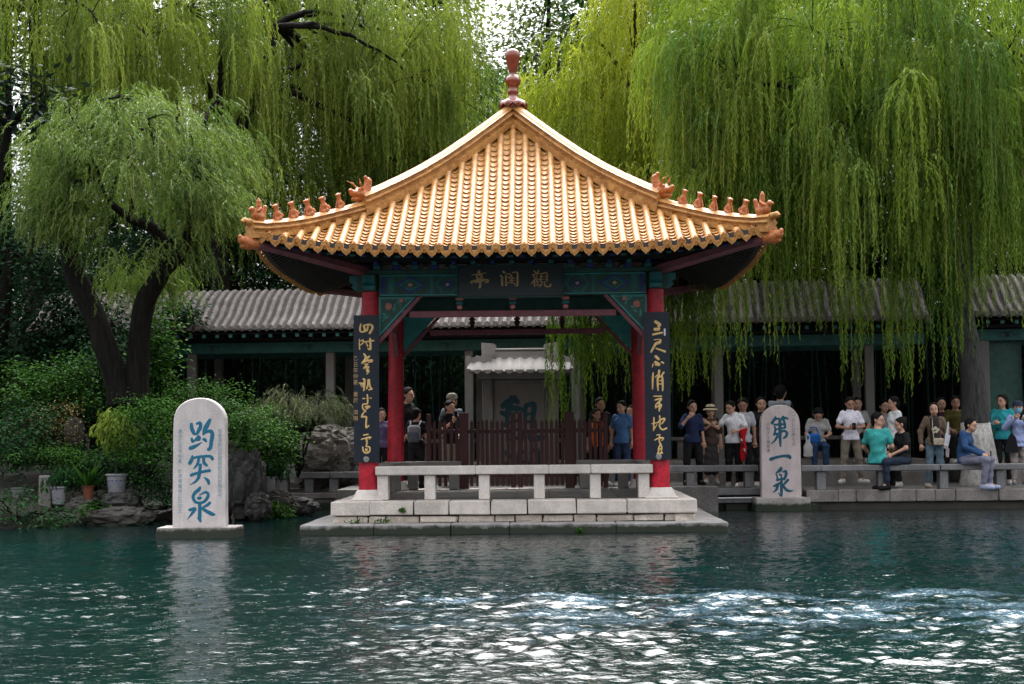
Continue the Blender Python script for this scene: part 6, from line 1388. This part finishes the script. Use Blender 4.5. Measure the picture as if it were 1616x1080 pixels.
# --- behind the pavilion, right
x, y, z, H = spot(941, 645, 3.4, LZ)
def vest(root, J, k, W, part):
    part('vest', [(J['che'] + V3(0, -.02, .02), J['pel'] + V3(0, -.02, -.02), .135, .13), (J['che'] + V3(-.07, -.01, .06), J['che'] + V3(.07, -.01, .06), .11, .11)], .022, [lambda G: G[..., 2] - 1.40, lambda G: -(G[..., 2] - .86), lambda G: .025 - np.abs(G[..., 0]-.0) - 10*(G[..., 1] > 0), lambda G: np.abs(G[..., 0]) - .17], cloth((.75, .16, .02)))
person('person in an orange vest over black sleeves behind the pickets', x, y, z, H, R(15), skin='skin_dark', shirt=black, sleeve='elbow', pants=black, extras=(vest,), head=(R(15), 0, .1))
x, y, z, H = spot(947, 628, 3.9, LZ)
person('person in black standing just behind the orange vest', x, y, z, H, R(20), shirt=black, pants=black, skin='skin_dark', h=.017)
x, y, z, H = spot(981, 633, 3.35, LZ)
person('man in a blue polo shirt and jeans looking aside by the rear right red column', x, y, z, H, R(-20), shirt=(.07, .16, .34), pants=(.03, .055, .12), coll=True, head=(R(-22), 0, .05))
x, y, z, H = spot(996, 640, 4.2, LZ)
person('bystander mostly hidden behind the man in the blue polo', x, y, z, H, R(-30), shirt=(.2, .2, .22), pants=black, h=.018)
# --- on the small bridge
x, y, z, H = spot(1092, 632, 3.75, pyf=766)
person('man in a navy shirt touching his chin on the small bridge', x, y, z, H, R(10), shirt=(.02, .03, .08), sleeve='elbow', pants=black, shoes=black, head=(R(10), R(4), .1), pose=dict(elr=(-.27, -.1, 1.18), wrr=(-.13, -.2, 1.37), fir=(-.02, -.2, 1.45), knr=(-.13, -.02, .49), knl=(.13, -.02, .49), anr=(-.15, .02, .085), anl=(.15, .02, .085), tor=(-.19, -.12, .03), tol=(.19, -.12, .03)))
x, y, z, H = spot(1121, 640, 3.95, pyf=764)
person('woman in a straw hat, brown top and long dark skirt on the small bridge', x, y, z, H, R(0), shirt=(.07, .045, .035), sleeve='elbow', pants=(.05, .045, .042), skirt=True, shoes=(.5, .5, .5), hair='long', hat=('brim', (.55, .46, .32)), pose=dict(elr=(-.22, -.08, 1.15), wrr=(-.02, -.25, 1.28)))
x, y, z, H = spot(1157, 632, 3.8, pyf=768)
def jacket(mb):
    P = []
    for i in range(7):
        t = i/6; zz = 1.14 - .62*t; P.append([(.2 + .13*math.sin(u*math.pi*2)*(1-.3*t)*.55 + .02*math.sin(t*9+u*6), -.12 + .07*math.cos(u*math.pi*2), zz + .03*math.sin(u*6.3)) for u in np.linspace(0, 1, 13)])
    mb.grid(P, 0)
    for q in range(5): mb.tube([(.14+.028*q, -.2, 1.05-.1*q), (.16+.028*q, -.205, 1.0-.1*q)], .02, 6, 1 if q % 2 else 2)
p, J, k = person('man in a white polo pointing across himself with a red jacket over his arm', x, y, z, H, R(-15), shirt=white, coll=True, pants=black, shoes=(.6, .58, .56), head=(R(-25), R(-6), .25), pose=dict(elr=(-.31, -.02, 1.17), wrr=(-.5, -.12, 1.27), ell=(.25, -.02, 1.14), wrl=(.07, -.22, 1.1), anr=(-.12, .02, .085), anl=(.14, .02, .085), hea=(-.05, -.06, 1.56)))
held('jacket', 'bright red jacket hanging over the arm of the man in the white polo', 'jacket', p, k, jacket, [cloth((.55, .01, .02)), cloth((.5, .5, .5)), cloth((.02, .02, .02))])
x, y, z, H = spot(1172, 628, 4.6, TZ)
person('person in a white tee looking down behind the pointing man', x, y, z, H, R(-10), skin='skin_dark', shirt=(.5, .5, .55), pants=black, head=(0, 0, .4), h=.017)
GZ = .84
def gal(px, pyh, Y, **kw):
    t = at(px, pyh, Y); return t.x, Y, t.z-1.315*.94, 1.7*.94
x, y, z, H = spot(1201, 627, 4.9, TZ)
person('dark-clothed person in sunglasses left of the 第一泉 stone', x, y, z, H, R(0), shirt=black, sleeve='long', pants=black, shoes=(.5, .5, .5), h=.017)
x, y, z, H = spot(1231, 608, 5.4, TZ)
person('person in black with a pale scarf showing above the 第一泉 stone', x, y, z, H, R(160), shirt=(.012, .012, .014), sleeve='long', pants=black, h=.018, extras=(lambda root, J, k, W, part: part('scarf', [(J['shr'] + V3(0, .06, .03), J['che'] + V3(-.12, .12, -.1), .03, .03), (J['shl'] + V3(0, .06, .03), J['che'] + V3(.12, .12, -.1), .03, .03), (J['shr'] + V3(0, .06, .03), J['shl'] + V3(0, .06, .03), .03, .03)], .01, [], cloth((.3, .33, .37))),))
x, y, z, H = gal(1290, 642, 5.1)
p, J, k = person('seated person in a pale tee bowing over blue bags right of the 第一泉 stone', x, y, z, H, R(-5), shirt=(.45, .43, .42), pants=(.03, .06, .13), shoes=(.2, .2, .2), pose=seat(hea=(0, -.13, 1.15), wrr=(-.2, -.25, .72), wrl=(.15, -.28, .72)), head=(0, 0, .75), hair='short')
held('tote_bag', 'bright blue bag on the lap of the bowing seated person', 'bag', p, k, lambda mb: (mb.box(-.26, .02, -.42, -.22, .56, .78, 0, .05), mb.tube([(-.22, -.33, .77), (-.18, -.33, .9), (-.06, -.33, .9), (-.02, -.33, .77)], .012, 6)), [cloth((.02, .13, .42))])
def plas(mb):
    mb.lathe([(.03, .0), (.085, .03), (.1, .12), (.085, .22), (.05, .3), (.035, .36)], 12); mb.v = [(a*(1+.15*math.sin(c*40))-.24, b*.7-.5, c+.30) for a, b, c in mb.v]
    for s in (-1, 1): mb.tube([(-.24+s*.03, -.5, .65), (-.24+s*.035, -.49, .72), (-.24, -.47, .77)], .012, 5)
held('plastic_bag', 'translucent white plastic bag hanging before the bowing seated person', 'bag', p, k, plas, [cloth((.5, .48, .47))])
x, y, z, H = spot(1341, 627, 4.0, pyf=763)
p, J, k = person('man in a pale lavender polo and khaki trousers checking a phone', x, y, z, H, R(0), skin='skin_dark', shirt=(.78, .75, .84), coll=True, pants=(.2, .17, .13), shoes=(.62, .6, .58), head=(R(5), 0, .25), pose=dict(elr=(-.26, .0, 1.13), wrr=(-.08, -.24, 1.09), fir=(.01, -.28, 1.12), ell=(.26, .0, 1.13), wrl=(.1, -.24, 1.1), fil=(.02, -.28, 1.12), anr=(-.17, .02, .085), anl=(.2, .02, .085), knr=(-.14, -.02, .49), knl=(.15, -.02, .49), tor=(-.25, -.12, .03), tol=(.3, -.12, .03)))
phone(p, k, (.01, -.31, 1.13), 'dark phone in both hands of the man in the lavender polo')
x, y, z, H = gal(1352, 630, 6.0)
person('bystander with something white behind the man in the lavender polo', x, y, z, H, R(0), shirt=(.4, .4, .4), pants=black, pose=seat(), h=.018)
x, y, z, H = gal(1393, 634, 6.2)
person('dim seated bystander in a white sleeve left of the man in the long white tee', x, y, z, H, R(20), shirt=(.35, .34, .36), pants=black, pose=seat(), h=.018)
# seated on the right-hand benches
bz = .775
def onbench(px, pyh, Y, seat_z, top=1.315):
    t = at(px, pyh, Y); s = (t.z-seat_z)/(top-.46); return t.x, Y, seat_z-.46*s, 1.7*s
x, y, z, H = onbench(1384, 654, 3.06, bz)
p, J, k = person('man in a turquoise tee seated on the bench looking back over his shoulder', x, y, z, H, R(150), shirt=(.05, .38, .36), pants=black, shoes=(.1, .1, .1), pose=seat(wrl=(.22, -.26, .62), ell=(.27, -.06, .76)), head=(R(-95), 0, .05), group=None)
x, y, z, H = onbench(1424, 662, 3.1, bz)
p, J, k = person('woman in a black tee and glasses seated on the bench in profile', x, y, z, H, R(-75), shirt=black, pants=(.025, .035, .06), shoes=black, hair='bun', pose=seat(), head=(R(-10), 0, .15))
held('water_bottle', 'clear drinking bottle held by the seated woman in black', 'bottle', p, k, lambda mb: mb.lathe([(.03, .62), (.032, .64), (.032, .78), (.014, .81), (.014, .84)], 12, (-.02, -.36, 0)), [cloth((.35, .45, .45), .3)])
x, y, z, H = spot(1411, 626, 4.2, TZ)
person('man in a long white tee standing in profile behind the seated woman', x, y, z, H, R(-80), shirt=white, shirt_len=.72, pants=black, hair='short', head=(R(-5), 0, 0), skin='skin')
x, y, z, H = spot(1473, 636, 3.62, pyf=770)
p, J, k = person('woman in a brown cardigan, printed dark tee and light jeans standing behind the bench', x, y, z, H, R(-5), shirt=(.15, .105, .075), sleeve='long', pants=(.13, .2, .25), shoes=(.6, .55, .48), hair='fringe', open_front=(.035, .03, .028), head=(R(-5), R(3), 0), pose=dict(elr=(-.27, .02, 1.13), wrr=(-.27, -.05, .89), ell=(.26, .02, 1.13), wrl=(.2, -.18, .92), anr=(-.15, .02, .085), anl=(.15, .02, .085)))
def tee_print(mb):
    for a, b, c in ((-.05, 1.18, .03), (.0, 1.2, .035), (.05, 1.17, .03), (.02, 1.13, .03), (-.03, 1.12, .022)): mb.lathe([(c, 0), (c*.8, .004)], 10); mb.v[-20:] = [(a+vx-.0, -.196-vz, b+vy) for vx, vy, vz in mb.v[-20:]]
mb = MB(); tee_print(mb); mb.v = [tuple(np.array(v)*k) for v in mb.v]; mb.build('shirt_print', cloth((.55, .47, .38)), p)
held('crossbody_bag', 'small cream crossbody bag on the woman in the brown cardigan', 'bag', p, k, lambda mb: (mb.box(-.05, .15, -.24, -.18, .86, 1.0, 0, .015), mb.tube([(-.04, -.2, 1.0), (-.06, -.2, 1.2), (-.05, -.14, 1.42)], .009, 6), mb.box(-.052, .152, -.245, -.238, .92, .99, 0, .003)), [cloth((.5, .42, .32))])
held('folded_umbrella', 'white folded paper sheet held by the woman in the brown cardigan', 'paper', p, k, lambda mb: (mb.prism([(.14, .8), (.22, .78), (.28, 1.05), (.18, 1.1)], -.27, -.26), mb.prism([(.2, 1.05), (.25, 1.04), (.27, 1.32), (.24, 1.33)], -.2, -.19)), [cloth((.65, .66, .7))])
held('paper_cup', 'pale pink cup in the lowered hand of the woman in the brown cardigan', 'cup', p, k, lambda mb: mb.lathe([(.03, .62), (.04, .78), (.042, .79), (.01, .795)], 14, (.22, -.2, 0)), [cloth((.55, .45, .5))])
x, y, z, H = gal(1484, 630, 5.6)
person('person in dark purple seated behind the woman in the brown cardigan', x, y, z, H, R(0), shirt=(.06, .025, .04), pants=black, pose=seat(), h=.018)
x, y, z, H = gal(1507, 628, 5.3)
person('smiling person in an olive top seated left of the limewashed trunk', x, y, z, H, R(-5), shirt=(.09, .075, .02), pants=black, pose=seat(), skin='skin_dark', h=.017, hair='long')
x, y, z, H = onbench(1521, 660, 3.04, bz)
p, J, k = person('man in a blue jacket and grey trousers seated on the bench beside the limewashed trunk', x, y, z, H, R(62), shirt=(.03, .075, .18), sleeve='long', pants=(.2, .2, .27), shoes=(.35, .4, .55), pose=seat(hea=(0, -.13, 1.17), nec=(0, -.08, 1.05), che=(0, -.03, .89), wrr=(-.1, -.34, .64), wrl=(.1, -.36, .62), knr=(-.12, -.42, .54), knl=(.1, -.45, .54), anr=(-.12, -.36, .085), anl=(.08, -.42, .085), tor=(-.12, -.52, .03), tol=(.08, -.58, .03)), head=(R(-12), 0, .1))
phone(p, k, (.08, -.46, .63), 'dark phone in the hand of the man in the blue jacket')
x, y, z, H = spot(1581, 623, 4.9, TZ)
p, J, k = person('woman in a turquoise top with crossed arms beside the gallery column', x, y, z, H, R(-15), shirt=(.03, .32, .36), sleeve='long', pants=black, hair='long', head=(R(-35), 0, 0), pose=dict(elr=(-.24, -.05, 1.12), wrr=(.05, -.2, 1.14), ell=(.24, -.05, 1.12), wrl=(-.06, -.21, 1.17)))
x, y, z, H = spot(1606, 634, 3.9, pyf=765)
p, J, k = person('masked person in a cap and light blue shirt photographing at the right edge', x, y, z, H, R(-10), shirt=(.36, .43, .7), sleeve='long', shirt_len=.78, pants=(.3, .26, .24), shoes=(.2, .2, .22), hat=('cap', (.03, .04, .07)), pose=dict(elr=(-.27, -.02, 1.17), wrr=(-.1, -.3, 1.36), ell=(.27, -.02, 1.17), wrl=(.1, -.3, 1.33)), extras=(lambda root, J, k, W, part: part('face_mask', [(W(0, .055, -.03), W(0, .065, -.05), .055, .05)], .008, [], cloth((.12, .4, .55)), .02, .012),))
phone(p, k, (.02, -.34, 1.4), 'dark phone raised by the masked person at the right edge')
held('shoulder_bag', 'black cloth shoulder bag on the masked person at the right edge', 'bag', p, k, lambda mb: (mb.prism([(-.3, .68), (-.02, .66), (-.08, .98), (-.16, 1.08), (-.22, .98)], -.2, -.12), mb.tube([(-.16, -.16, 1.06), (-.15, -.12, 1.3), (-.12, -.02, 1.44)], .012, 6)), [cloth((.012, .012, .016))])
